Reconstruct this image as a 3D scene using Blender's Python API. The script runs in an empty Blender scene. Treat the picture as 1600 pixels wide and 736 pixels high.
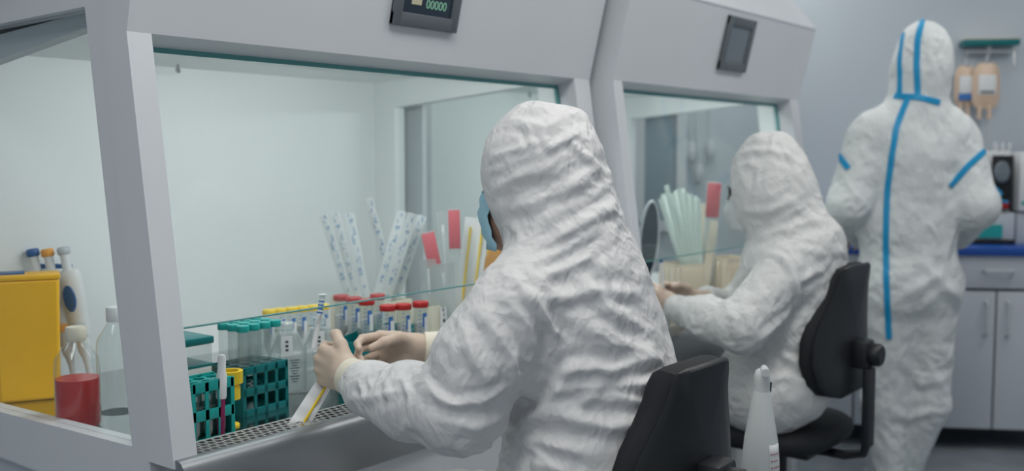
import bpy, bmesh, math, random
import numpy as np
from mathutils import Vector, Matrix
from mathutils.bvhtree import BVHTree

random.seed(7)
PI = math.pi
S = bpy.context.scene
COL = S.collection

# ------------------------------------------------------------------ camera, world, lights, exposure
FPX = 1600.0
ALPHA = math.radians(38.0)
PITCH = math.atan(123.0 / FPX)
CAM = Vector((-1.02, -1.543, 1.30))
F = Vector((math.cos(ALPHA), math.sin(ALPHA), 0))
R = Vector((math.sin(ALPHA), -math.cos(ALPHA), 0))
FC = F * math.cos(PITCH) - Vector((0, 0, math.sin(PITCH)))
UC = Vector((0, 0, math.cos(PITCH))) + F * math.sin(PITCH)

cd = bpy.data.cameras.new('camera')
cam = bpy.data.objects.new('camera', cd)
COL.objects.link(cam)
cam.location = CAM
m = Matrix.Identity(3)
m.col[0], m.col[1], m.col[2] = R, UC, -FC
cam.rotation_euler = m.to_euler()
cd.sensor_width = 36.0
cd.lens = 36.0 * FPX / 1600.0
cd.clip_start = 0.05
cd.dof.use_dof = True
cd.dof.focus_distance = 1.95
cd.dof.aperture_fstop = 2.4
S.camera = cam

S.view_settings.view_transform = 'Standard'
S.view_settings.look = 'None'
S.view_settings.gamma = 1.0
S.view_settings.use_curve_mapping = False
S.view_settings.exposure = -0.12

W = bpy.data.worlds.new('world')
S.world = W
W.use_nodes = True
W.node_tree.nodes['Background'].inputs['Color'].default_value = (0.86, 0.93, 1.0, 1)
W.node_tree.nodes['Background'].inputs['Strength'].default_value = 0.55


def area(name, loc, target, sx, sy, power, color, parent=None):
    ld = bpy.data.lights.new(name, 'AREA')
    ld.shape = 'RECTANGLE'
    ld.size, ld.size_y = sx, sy
    ld.energy = power
    ld.color = color
    o = bpy.data.objects.new(name, ld)
    COL.objects.link(o)
    o.location = loc
    d = Vector(target) - Vector(loc)
    o.rotation_euler = d.to_track_quat('-Z', 'Y').to_euler()
    return o


CEIL = 2.75
LAMPS = [(-1.6, -0.7, 38), (0.1, -0.8, 30), (1.7, -1.1, 26), (3.3, -1.3, 20), (3.2, 0.5, 19)]  # unseen ceiling lamps; the last is added to brighten the wall behind cab2
for lx, ly, pw in LAMPS:
    area('ceiling_lamp_light', (lx, ly, CEIL - 0.06), (lx, ly, 0), 1.15, 0.55, pw * 0.36, (1.0, 0.985, 0.95))
CAB_POWER = 4.4


# pixel + horizontal distance -> world point
def at(u, v, t):
    d = FC + R * ((u - 800.0) / FPX) - UC * ((v - 368.0) / FPX)
    return CAM + d * (t / d.dot(F))


def ray(u, v):
    return (FC + R * ((u - 800.0) / FPX) - UC * ((v - 368.0) / FPX)).normalized()


def at_y(u, v, y):
    d = ray(u, v)
    return CAM + d * ((y - CAM.y) / d.y)


def at_z(u, v, z):
    d = ray(u, v)
    return CAM + d * ((z - CAM.z) / d.z)


# ------------------------------------------------------------------ materials
def mat(name, color, rough=0.5, metal=0.0, spec=0.5, bump=None, trans=0.0, ior=1.45, sss=0.0, coat=0.0, var=None):
    mt = bpy.data.materials.new(name)
    mt.use_nodes = True
    nt = mt.node_tree
    b = nt.nodes['Principled BSDF']
    b.inputs['Base Color'].default_value = (*color, 1)
    b.inputs['Roughness'].default_value = rough
    b.inputs['Metallic'].default_value = metal
    b.inputs['Specular IOR Level'].default_value = spec
    b.inputs['Transmission Weight'].default_value = trans
    b.inputs['IOR'].default_value = ior
    b.inputs['Coat Weight'].default_value = coat
    if sss:
        b.inputs['Subsurface Weight'].default_value = sss
        b.inputs['Subsurface Radius'].default_value = (0.02, 0.012, 0.008)
        b.inputs['Subsurface Scale'].default_value = 0.3
    tc = nt.nodes.new('ShaderNodeTexCoord')
    if var:
        n = nt.nodes.new('ShaderNodeTexNoise')
        n.inputs['Scale'].default_value = var[0]
        n.inputs['Detail'].default_value = 4
        nt.links.new(tc.outputs['Object'], n.inputs['Vector'])
        r = nt.nodes.new('ShaderNodeMapRange')
        r.inputs['From Min'].default_value = 0.3
        r.inputs['From Max'].default_value = 0.7
        r.inputs['To Min'].default_value = 1 - var[1]
        r.inputs['To Max'].default_value = 1 + var[1]
        nt.links.new(n.outputs['Fac'], r.inputs['Value'])
        mx = nt.nodes.new('ShaderNodeVectorMath')
        mx.operation = 'SCALE'
        mx.inputs[0].default_value = color
        nt.links.new(r.outputs['Result'], mx.inputs['Scale'])
        nt.links.new(mx.outputs['Vector'], b.inputs['Base Color'])
    if bump:
        n = nt.nodes.new('ShaderNodeTexNoise')
        n.inputs['Scale'].default_value = bump[0]
        n.inputs['Detail'].default_value = 5
        nt.links.new(tc.outputs['Object'], n.inputs['Vector'])
        bp = nt.nodes.new('ShaderNodeBump')
        bp.inputs['Strength'].default_value = bump[1]
        bp.inputs['Distance'].default_value = bump[2]
        nt.links.new(n.outputs['Fac'], bp.inputs['Height'])
        nt.links.new(bp.outputs['Normal'], b.inputs['Normal'])
    return mt


def thin_glass(name, tint, gloss=1.0, diff=0.0, dcol=(0.8, 0.85, 0.85), rough=0.0):
    """clear sheet or clear plastic: tinted see-through, mirror by angle, a little milky scatter"""
    mt = bpy.data.materials.new(name)
    mt.use_nodes = True
    nt = mt.node_tree
    nt.nodes.remove(nt.nodes['Principled BSDF'])
    out = nt.nodes['Material Output']
    t = nt.nodes.new('ShaderNodeBsdfTransparent')
    t.inputs['Color'].default_value = (*tint, 1)
    g = nt.nodes.new('ShaderNodeBsdfGlossy')
    g.inputs['Roughness'].default_value = rough
    g.inputs['Color'].default_value = (0.9, 0.95, 0.95, 1)
    lw = nt.nodes.new('ShaderNodeLayerWeight')
    lw.inputs['Blend'].default_value = 0.5
    pw = nt.nodes.new('ShaderNodeMath')
    pw.operation = 'POWER'
    pw.inputs[1].default_value = 5.0
    nt.links.new(lw.outputs['Facing'], pw.inputs[0])
    sch = nt.nodes.new('ShaderNodeMath')
    sch.operation = 'MULTIPLY_ADD'
    sch.inputs[1].default_value = 0.96
    sch.inputs[2].default_value = 0.04
    nt.links.new(pw.outputs[0], sch.inputs[0])
    mul = nt.nodes.new('ShaderNodeMath')
    mul.operation = 'MULTIPLY'
    mul.inputs[1].default_value = gloss
    mul.use_clamp = True
    nt.links.new(sch.outputs[0], mul.inputs[0])
    base = t.outputs['BSDF']
    if diff:
        d = nt.nodes.new('ShaderNodeBsdfDiffuse')
        d.inputs['Color'].default_value = (*dcol, 1)
        tl = nt.nodes.new('ShaderNodeBsdfTranslucent')
        tl.inputs['Color'].default_value = (*dcol, 1)
        ms = nt.nodes.new('ShaderNodeMixShader')
        ms.inputs[0].default_value = 0.5
        nt.links.new(d.outputs[0], ms.inputs[1])
        nt.links.new(tl.outputs[0], ms.inputs[2])
        m2 = nt.nodes.new('ShaderNodeMixShader')
        m2.inputs[0].default_value = diff
        nt.links.new(t.outputs['BSDF'], m2.inputs[1])
        nt.links.new(ms.outputs[0], m2.inputs[2])
        base = m2.outputs[0]
    mx = nt.nodes.new('ShaderNodeMixShader')
    nt.links.new(mul.outputs[0], mx.inputs[0])
    nt.links.new(base, mx.inputs[1])
    nt.links.new(g.outputs['BSDF'], mx.inputs[2])
    nt.links.new(mx.outputs[0], out.inputs['Surface'])
    return mt


def tyvek(name, color, scale=1.0, strength=0.5):
    """crinkled nonwoven: creased voronoi facets, fine crumple"""
    mt = mat(name, color, rough=0.55, spec=0.35)
    nt = mt.node_tree
    b = nt.nodes['Principled BSDF']
    tc = nt.nodes.new('ShaderNodeTexCoord')
    dn = nt.nodes.new('ShaderNodeTexNoise')
    dn.inputs['Scale'].default_value = 9 * scale
    dn.inputs['Detail'].default_value = 3
    nt.links.new(tc.outputs['Object'], dn.inputs['Vector'])
    sc = nt.nodes.new('ShaderNodeVectorMath')
    sc.operation = 'MULTIPLY_ADD'
    sc.inputs[1].default_value = (0.09, 0.09, 0.09)
    nt.links.new(dn.outputs['Color'], sc.inputs[0])
    nt.links.new(tc.outputs['Object'], sc.inputs[2])
    mp = nt.nodes.new('ShaderNodeMapping')
    mp.inputs['Rotation'].default_value = (0.5, 0.6, 0.3)
    mp.inputs['Scale'].default_value = (1.0, 1.0, 0.55)
    nt.links.new(sc.outputs[0], mp.inputs['Vector'])
    prev = None
    for s_, st_ in ((14, 0.012), (33, 0.007), (80, 0.003)):
        vo = nt.nodes.new('ShaderNodeTexVoronoi')
        vo.feature = 'F1'
        vo.distance = 'EUCLIDEAN'
        vo.inputs['Scale'].default_value = s_ * scale
        nt.links.new(mp.outputs[0], vo.inputs['Vector'])
        bp = nt.nodes.new('ShaderNodeBump')
        bp.inputs['Strength'].default_value = strength
        bp.inputs['Distance'].default_value = st_
        bp.invert = (s_ == 31)
        nt.links.new(vo.outputs['Distance'], bp.inputs['Height'])
        if prev:
            nt.links.new(prev.outputs['Normal'], bp.inputs['Normal'])
        prev = bp
    nt.links.new(prev.outputs['Normal'], b.inputs['Normal'])
    return mt


def print_mat(name, base, ink, scale=(1, 1, 1), thr=0.56, rough=0.35, axis_scale=60):
    """pouch paper with a strip of fine print down the middle; not readable, as in the photograph"""
    mt = mat(name, base, rough=rough, spec=0.6)
    nt = mt.node_tree
    b = nt.nodes['Principled BSDF']
    tc = nt.nodes.new('ShaderNodeTexCoord')
    mp = nt.nodes.new('ShaderNodeMapping')
    mp.inputs['Scale'].default_value = scale
    nt.links.new(tc.outputs['Object'], mp.inputs['Vector'])
    vo = nt.nodes.new('ShaderNodeTexVoronoi')
    vo.distance = 'CHEBYCHEV'
    vo.inputs['Scale'].default_value = axis_scale * 5
    nt.links.new(mp.outputs[0], vo.inputs['Vector'])
    n = nt.nodes.new('ShaderNodeTexNoise')
    n.inputs['Scale'].default_value = axis_scale
    nt.links.new(mp.outputs[0], n.inputs['Vector'])
    g1 = nt.nodes.new('ShaderNodeMath'); g1.operation = 'GREATER_THAN'
    g1.inputs[1].default_value = 0.55
    nt.links.new(n.outputs['Fac'], g1.inputs[0])
    sep = nt.nodes.new('ShaderNodeSeparateColor')
    nt.links.new(vo.outputs['Color'], sep.inputs[0])
    g2 = nt.nodes.new('ShaderNodeMath'); g2.operation = 'GREATER_THAN'
    g2.inputs[1].default_value = thr
    nt.links.new(sep.outputs[0], g2.inputs[0])
    sx = nt.nodes.new('ShaderNodeSeparateXYZ')
    nt.links.new(tc.outputs['Object'], sx.inputs[0])
    ab = nt.nodes.new('ShaderNodeMath'); ab.operation = 'ABSOLUTE'
    nt.links.new(sx.outputs['X'], ab.inputs[0])
    lt = nt.nodes.new('ShaderNodeMath'); lt.operation = 'LESS_THAN'
    lt.inputs[1].default_value = 0.0065
    nt.links.new(ab.outputs[0], lt.inputs[0])
    m1 = nt.nodes.new('ShaderNodeMath'); m1.operation = 'MULTIPLY'
    nt.links.new(g1.outputs[0], m1.inputs[0]); nt.links.new(g2.outputs[0], m1.inputs[1])
    m2 = nt.nodes.new('ShaderNodeMath'); m2.operation = 'MULTIPLY'
    nt.links.new(m1.outputs[0], m2.inputs[0]); nt.links.new(lt.outputs[0], m2.inputs[1])
    mx = nt.nodes.new('ShaderNodeMix'); mx.data_type = 'RGBA'
    mx.inputs[6].default_value = (*base, 1)
    mx.inputs[7].default_value = (*ink, 1)
    nt.links.new(m2.outputs[0], mx.inputs[0])
    nt.links.new(mx.outputs[2], b.inputs['Base Color'])
    return mt


M = dict(
    wall=mat('wall_paint', (0.52, 0.58, 0.635), 0.8, bump=(120, 0.1, 0.001), var=(1.5, 0.03)),
    ceiling=mat('ceiling_paint', (0.75, 0.77, 0.78), 0.9, bump=(60, 0.1, 0.002)),
    floor=mat('floor_vinyl', (0.22, 0.25, 0.28), 0.25, var=(6, 0.12), bump=(200, 0.05, 0.001)),
    cab=mat('white_enamel', (0.66, 0.685, 0.72), 0.38, bump=(300, 0.03, 0.0005), var=(3, 0.015)),
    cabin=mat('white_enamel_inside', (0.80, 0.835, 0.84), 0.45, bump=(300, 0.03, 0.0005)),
    steel=mat('brushed_steel', (0.55, 0.57, 0.58), 0.16, metal=1.0, bump=(90, 0.05, 0.0006)),
    steel_lip=mat('satin_steel', (0.36, 0.38, 0.40), 0.42, metal=0.9, bump=(60, 0.06, 0.0006)),
    grille=mat('grille_steel', (0.62, 0.63, 0.62), 0.35, metal=0.5),
    dark=mat('recess_shade_black', (0.008, 0.010, 0.012), 0.7),  # near-black colour stands in for shade inside recesses
    tube_on=None,
    bezel=mat('grey_bezel', (0.115, 0.135, 0.15), 0.45),
    screen=mat('dark_screen', (0.02, 0.035, 0.055), 0.15),
    screen_grey=mat('grey_screen', (0.16, 0.19, 0.22), 0.2),
    black=mat('black_plastic', (0.012, 0.014, 0.018), 0.42, bump=(400, 0.1, 0.0004)),
    fabric=mat('black_fabric', (0.011, 0.013, 0.017), 0.75, bump=(900, 0.25, 0.0005)),
    chrome=mat('chrome', (0.6, 0.6, 0.6), 0.15, metal=1.0),
    glove=mat('cream_latex', (0.60, 0.475, 0.385), 0.42, spec=0.45, sss=0.15, bump=(130, 0.35, 0.0012)),
    cuff=mat('pale_latex', (0.74, 0.70, 0.58), 0.5, bump=(110, 0.4, 0.002)),
    skin=mat('skin', (0.46, 0.27, 0.20), 0.5, sss=0.2, bump=(300, 0.1, 0.0004)),
    hair=mat('dark_hair', (0.03, 0.02, 0.015), 0.6),
    mask=mat('blue_mask', (0.33, 0.58, 0.70), 0.7, bump=(180, 0.4, 0.0015)),
    mask_w=mat('white_mask', (0.62, 0.66, 0.66), 0.7, bump=(180, 0.4, 0.0015)),
    tape=mat('blue_tape', (0.01, 0.31, 0.60), 0.45, bump=(150, 0.2, 0.0008)),
    yellow=mat('yellow_plastic', (0.95, 0.50, 0.0), 0.4, bump=(200, 0.05, 0.0005)),
    yellow2=mat('lemon_plastic', (0.85, 0.60, 0.03), 0.4, bump=(200, 0.05, 0.0005)),
    orange=mat('orange_card', (0.80, 0.36, 0.06), 0.6, bump=(100, 0.1, 0.0005)),
    teal=mat('teal_plastic', (0.0, 0.15, 0.16), 0.35, bump=(200, 0.05, 0.0005)),
    teal2=mat('light_teal_plastic', (0.01, 0.34, 0.32), 0.35, bump=(200, 0.05, 0.0005)),
    red=mat('red_plastic', (0.38, 0.015, 0.015), 0.4, bump=(200, 0.05, 0.0005)),
    pink=mat('pink_print', (0.46, 0.07, 0.09), 0.5, bump=(200, 0.1, 0.0005)),
    magenta=mat('magenta_plastic', (0.25, 0.02, 0.10), 0.4),
    white=mat('white_plastic', (0.72, 0.74, 0.75), 0.35, bump=(200, 0.05, 0.0004)),
    cream=mat('cream_plastic', (0.70, 0.64, 0.52), 0.45, bump=(200, 0.05, 0.0004)),
    label=mat('label_paper', (0.72, 0.74, 0.75), 0.6, bump=(300, 0.1, 0.0003)),
    ink=mat('dark_ink', (0.03, 0.04, 0.05), 0.6),
    blueink=mat('blue_ink', (0.04, 0.16, 0.45), 0.5),
    blue=mat('blue_plastic', (0.02, 0.10, 0.30), 0.35),
    counter_blue=mat('blue_worktop', (0.01, 0.07, 0.33), 0.4),
    counter=mat('grey_laminate', (0.52, 0.555, 0.61), 0.5, var=(2, 0.02)),
    gap=mat('dark_gap', (0.05, 0.09, 0.16), 0.7),
    redliq=mat('red_medium', (0.58, 0.015, 0.015), 0.15, spec=0.5),
    powder=mat('pale_powder', (0.7, 0.7, 0.68), 0.8),
    glass=thin_glass('pane_glass', (0.965, 0.982, 0.980), 0.5),
    sash=thin_glass('sash_glass', (0.955, 0.975, 0.972), 0.6, diff=0.03, dcol=(0.8, 0.9, 0.9)),  # faint milky diffuse paints reflected haze, lightening the view through the glass
    glass_edge=mat('green_glass_edge', (0.10, 0.30, 0.30), 0.2),
    clear=thin_glass('clear_plastic', (0.90, 0.93, 0.93), 1.3, diff=0.10, rough=0.05),
    pouch=thin_glass('pouch_film', (0.86, 0.90, 0.90), 1.6, diff=0.35, dcol=(0.86, 0.88, 0.88), rough=0.12),
    frost=thin_glass('frosted_plastic', (0.80, 0.82, 0.78), 1.0, diff=0.90, dcol=(0.92, 0.90, 0.80), rough=0.3),
    flask=thin_glass('flask_plastic', (0.90, 0.93, 0.93), 1.6, diff=0.30, rough=0.08),
    bottle=thin_glass('bottle_glass', (0.93, 0.95, 0.95), 1.3, diff=0.015, rough=0.02),
    spray=mat('spray_bottle_plastic', (0.66, 0.70, 0.70), 0.35, sss=0.2, bump=(60, 0.1, 0.001)),
    bag=mat('tan_bag', (0.66, 0.50, 0.38), 0.35, sss=0.2, bump=(60, 0.2, 0.002)),
    paper=print_mat('printed_pouch', (0.74, 0.78, 0.79), (0.10, 0.27, 0.50), scale=(1, 1, 0.6), axis_scale=120, thr=0.42),
    paper_green=mat('green_tinted_pouch', (0.68, 0.79, 0.74), 0.5, bump=(90, 0.4, 0.002)),
    tyvek_a=tyvek('coverall_near', (0.71, 0.71, 0.715), 1.0, 0.55),
    tyvek_b=tyvek('coverall_middle', (0.70, 0.705, 0.70), 1.0, 0.5),
    tyvek_c=tyvek('coverall_taped', (0.71, 0.745, 0.745), 0.8, 0.5),
    sole=mat('shoe_cover', (0.5, 0.55, 0.6), 0.6),
    trans=mat('pale_grey_plastic', (0.5, 0.54, 0.58), 0.5),
)


def emis(name, col, st):
    mt = bpy.data.materials.new(name)
    mt.use_nodes = True
    b = mt.node_tree.nodes['Principled BSDF']
    b.inputs['Base Color'].default_value = (*col, 1)
    b.inputs['Emission Color'].default_value = (*col, 1)
    b.inputs['Emission Strength'].default_value = st
    return mt


M['lamp'] = emis('lamp_diffuser', (1, 0.98, 0.94), 2.5)
M['digit'] = emis('green_digits', (0.20, 0.42, 0.30), 0.25)
M['icon'] = emis('amber_icon', (0.42, 0.40, 0.28), 0.25)


# ------------------------------------------------------------------ mesh helpers
def finish(name, verts, faces, material, parent=None, smooth=40, loc=None):
    me = bpy.data.meshes.new(name)
    me.from_pydata([tuple(v) for v in verts], [], [tuple(f) for f in faces])
    me.validate()
    bm_ = bmesh.new()
    bm_.from_mesh(me)
    bmesh.ops.recalc_face_normals(bm_, faces=bm_.faces[:])
    bm_.to_mesh(me)
    bm_.free()
    me.update()
    if isinstance(material, str):
        material = M[material]
    me.materials.append(material)
    if smooth:
        me.shade_smooth()
        if smooth < 180:
            me.set_sharp_from_angle(angle=math.radians(smooth))
    o = bpy.data.objects.new(name, me)
    COL.objects.link(o)
    if parent:
        o.parent = parent
    if loc:
        o.location = loc
    return o


class MB:
    def __init__(self):
        self.v = []
        self.f = []

    def add(self, vs, fs):
        n = len(self.v)
        self.v += [Vector(p) for p in vs]
        self.f += [tuple(i + n for i in f) for f in fs]
        return self

    def box(self, c, s, bev=0.0, mtx=None):
        bm = bmesh.new()
        bmesh.ops.create_cube(bm, size=1.0)
        for v in bm.verts:
            v.co = Vector((v.co.x * s[0], v.co.y * s[1], v.co.z * s[2]))
        if bev:
            bmesh.ops.bevel(bm, geom=bm.edges[:], offset=bev, segments=2, affect='EDGES', profile=0.5)
        bm.verts.index_update()
        vs = [v.co.copy() for v in bm.verts]
        if mtx:
            vs = [mtx @ p for p in vs]
        vs = [p + Vector(c) for p in vs]
        fs = [[v.index for v in f.verts] for f in bm.faces]
        bm.free()
        return self.add(vs, fs)

    def prism(self, poly, axis, a, b):
        """extrude a 2D polygon along axis (0: poly is (y,z); 1: (x,z); 2: (x,y))"""
        def mk(p, t):
            return (t, p[0], p[1]) if axis == 0 else ((p[0], t, p[1]) if axis == 1 else (p[0], p[1], t))
        n = len(poly)
        vs = [mk(p, a) for p in poly] + [mk(p, b) for p in poly]
        fs = [tuple(range(n)), tuple(reversed(range(n, 2 * n)))]
        fs += [(i, i + n, (i + 1) % n + n, (i + 1) % n) for i in range(n)]
        return self.add(vs, fs)

    def ringprism(self, outer, inner, axis, a, b):
        """a frame: outer and inner loops with equal counts"""
        def mk(p, t):
            return (t, p[0], p[1]) if axis == 0 else ((p[0], t, p[1]) if axis == 1 else (p[0], p[1], t))
        n = len(outer)
        vs = [mk(p, a) for p in outer] + [mk(p, a) for p in inner] + [mk(p, b) for p in outer] + [mk(p, b) for p in inner]
        fs = []
        for i in range(n):
            j = (i + 1) % n
            fs += [(i, j, n + j, n + i), (2 * n + i, 3 * n + i, 3 * n + j, 2 * n + j),
                   (i, 2 * n + i, 2 * n + j, j), (n + i, n + j, 3 * n + j, 3 * n + i)]
        return self.add(vs, fs)

    def lathe(self, prof, c=(0, 0, 0), seg=24, mtx=None, cap=True):
        vs, fs = [], []
        for r, z in prof:
            for k in range(seg):
                a = 2 * PI * k / seg
                vs.append(Vector((r * math.cos(a), r * math.sin(a), z)))
        for i in range(len(prof) - 1):
            for k in range(seg):
                k2 = (k + 1) % seg
                fs.append((i * seg + k, i * seg + k2, (i + 1) * seg + k2, (i + 1) * seg + k))
        if cap:
            fs.append(tuple(reversed(range(seg))))
            fs.append(tuple(range((len(prof) - 1) * seg, len(prof) * seg)))
        if mtx:
            vs = [mtx @ p for p in vs]
        return self.add([p + Vector(c) for p in vs], fs)

    def tube(self, pts, r, seg=10, flat=1.0):
        pts = [Vector(p) for p in pts]
        rs = r if isinstance(r, (list, tuple)) else [r] * len(pts)
        vs, fs = [], []
        up = Vector((0, 0, 1))
        d0 = (pts[1] - pts[0]).normalized()
        if abs(d0.dot(up)) > 0.95:
            up = Vector((0, 1, 0))
        for i, p in enumerate(pts):
            d = (pts[min(i + 1, len(pts) - 1)] - pts[max(i - 1, 0)]).normalized()
            s = d.cross(up).normalized()
            w = s.cross(d).normalized()
            up = w
            for k in range(seg):
                a = 2 * PI * k / seg
                vs.append(p + s * (rs[i] * math.cos(a)) + w * (rs[i] * flat * math.sin(a)))
        for i in range(len(pts) - 1):
            for k in range(seg):
                k2 = (k + 1) % seg
                fs.append((i * seg + k, i * seg + k2, (i + 1) * seg + k2, (i + 1) * seg + k))
        fs.append(tuple(reversed(range(seg))))
        fs.append(tuple(range((len(pts) - 1) * seg, len(pts) * seg)))
        return self.add(vs, fs)

    def build(self, name, material, parent=None, smooth=40, world=False):
        vs = self.v
        if world and parent:
            full = Matrix.Identity(4)
            q_ = parent
            while q_:
                full = Matrix.LocRotScale(q_.location, q_.rotation_euler, None) @ full
                q_ = q_.parent
            inv = full.inverted()
            vs = [inv @ p for p in vs]
        return finish(name, vs, self.f, material, parent, smooth)


def thing(name, label, cat, loc=(0, 0, 0), rz=0.0, group=None):
    o = bpy.data.objects.new(name, None)
    o.empty_display_size = 0.05
    COL.objects.link(o)
    o.location = loc
    o.rotation_euler = (0, 0, rz)
    o['label'] = label
    o['category'] = cat
    if group:
        o['group'] = group
    return o


def tag(o, label, cat, group=None):
    o['label'] = label
    o['category'] = cat
    if group:
        o['group'] = group
    return o


def struct(o):
    o['kind'] = 'structure'
    return o


def copy_tree(o, parent=None):
    c = o.copy()
    COL.objects.link(c)
    c.parent = parent
    for ch in [x for x in bpy.data.objects if x.parent == o]:
        copy_tree(ch, c)
    return c


def recenter(o):
    """put a one-mesh thing's origin at its base"""
    me = o.data
    n = len(me.vertices)
    a = np.empty(n * 3)
    me.vertices.foreach_get('co', a)
    a = a.reshape(-1, 3)
    c = np.array([(a[:, 0].min() + a[:, 0].max()) / 2, (a[:, 1].min() + a[:, 1].max()) / 2, a[:, 2].min()])
    a -= c
    me.vertices.foreach_set('co', a.ravel())
    o.location = tuple(c)
    return o


def text_mb(txt, size, origin, xdir, ydir, depth=0.0006):
    cu = bpy.data.curves.new('t', 'FONT')
    cu.body = txt
    cu.size = size
    cu.extrude = depth
    cu.align_x = 'CENTER'
    cu.align_y = 'CENTER'
    to = bpy.data.objects.new('t', cu)
    COL.objects.link(to)
    dg = bpy.context.evaluated_depsgraph_get()
    me = bpy.data.meshes.new_from_object(to.evaluated_get(dg))
    bpy.data.objects.remove(to)
    x = Vector(xdir).normalized(); y = Vector(ydir).normalized(); z = x.cross(y)
    mb = MB()
    mb.add([Vector(origin) + x * v.co.x + y * v.co.y + z * v.co.z for v in me.vertices],
           [tuple(p.vertices) for p in me.polygons])
    bpy.data.meshes.remove(me)
    return mb


# ------------------------------------------------------------------ implicit surfaces for bodies
def _h(ix, iy, iz, seed):
    n = (ix.astype(np.int64) * 73856093) ^ (iy.astype(np.int64) * 19349663) ^ (iz.astype(np.int64) * 83492791) ^ (seed * 2654435)
    n = (n ^ (n >> 13)) * 1274126177
    n = n ^ (n >> 16)
    return (n & 0xffff) / 65535.0


def vnoise(p, seed=0):
    i = np.floor(p)
    f = p - i
    f = f * f * f * (f * (f * 6 - 15) + 10)
    i = i.astype(np.int64)
    r = 0
    for dx in (0, 1):
        wx = f[:, 0] if dx else 1 - f[:, 0]
        for dy in (0, 1):
            wy = f[:, 1] if dy else 1 - f[:, 1]
            for dz in (0, 1):
                wz = f[:, 2] if dz else 1 - f[:, 2]
                r = r + wx * wy * wz * _h(i[:, 0] + dx, i[:, 1] + dy, i[:, 2] + dz, seed)
    return r


def ridged(p, seed=0):
    """sharp crested folds, 0..1"""
    v = vnoise(p, seed)
    return 1.0 - np.minimum(1.0, np.abs(v - 0.5) * 3.2)


def rot_rows(yaw, pitch=0.0, roll=0.0):
    return np.array(Matrix.Rotation(yaw, 3, 'Z') @ Matrix.Rotation(pitch, 3, 'X') @ Matrix.Rotation(roll, 3, 'Y'))


def cone(a, b, ra, rb, k=0.03):
    return ('c', np.array(a, float), np.array(b, float), ra, rb, k)


def ell(c, r, rot=None, k=0.04):
    return ('e', np.array(c, float), np.array(r, float), np.eye(3) if rot is None else rot, 0, k)


def cut(c, r, rot=None, k=0.02):
    return ('x', np.array(c, float), np.array(r, float), np.eye(3) if rot is None else rot, 0, k)


def psdf(pr, P):
    if pr[0] == 'c':
        _, a, b, ra, rb, _k = pr
        ab = b - a
        t = np.clip(((P - a) @ ab) / (ab @ ab), 0, 1)
        q = P - a - t[:, None] * ab
        return np.sqrt((q * q).sum(1)) - (ra + (rb - ra) * t)
    _, c, r, rot, _0, _k = pr
    q = (P - c) @ rot
    k0 = np.sqrt(((q / r) ** 2).sum(1))
    k1 = np.sqrt(((q / (r * r)) ** 2).sum(1)) + 1e-9
    return k0 * (k0 - 1.0) / k1


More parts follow.
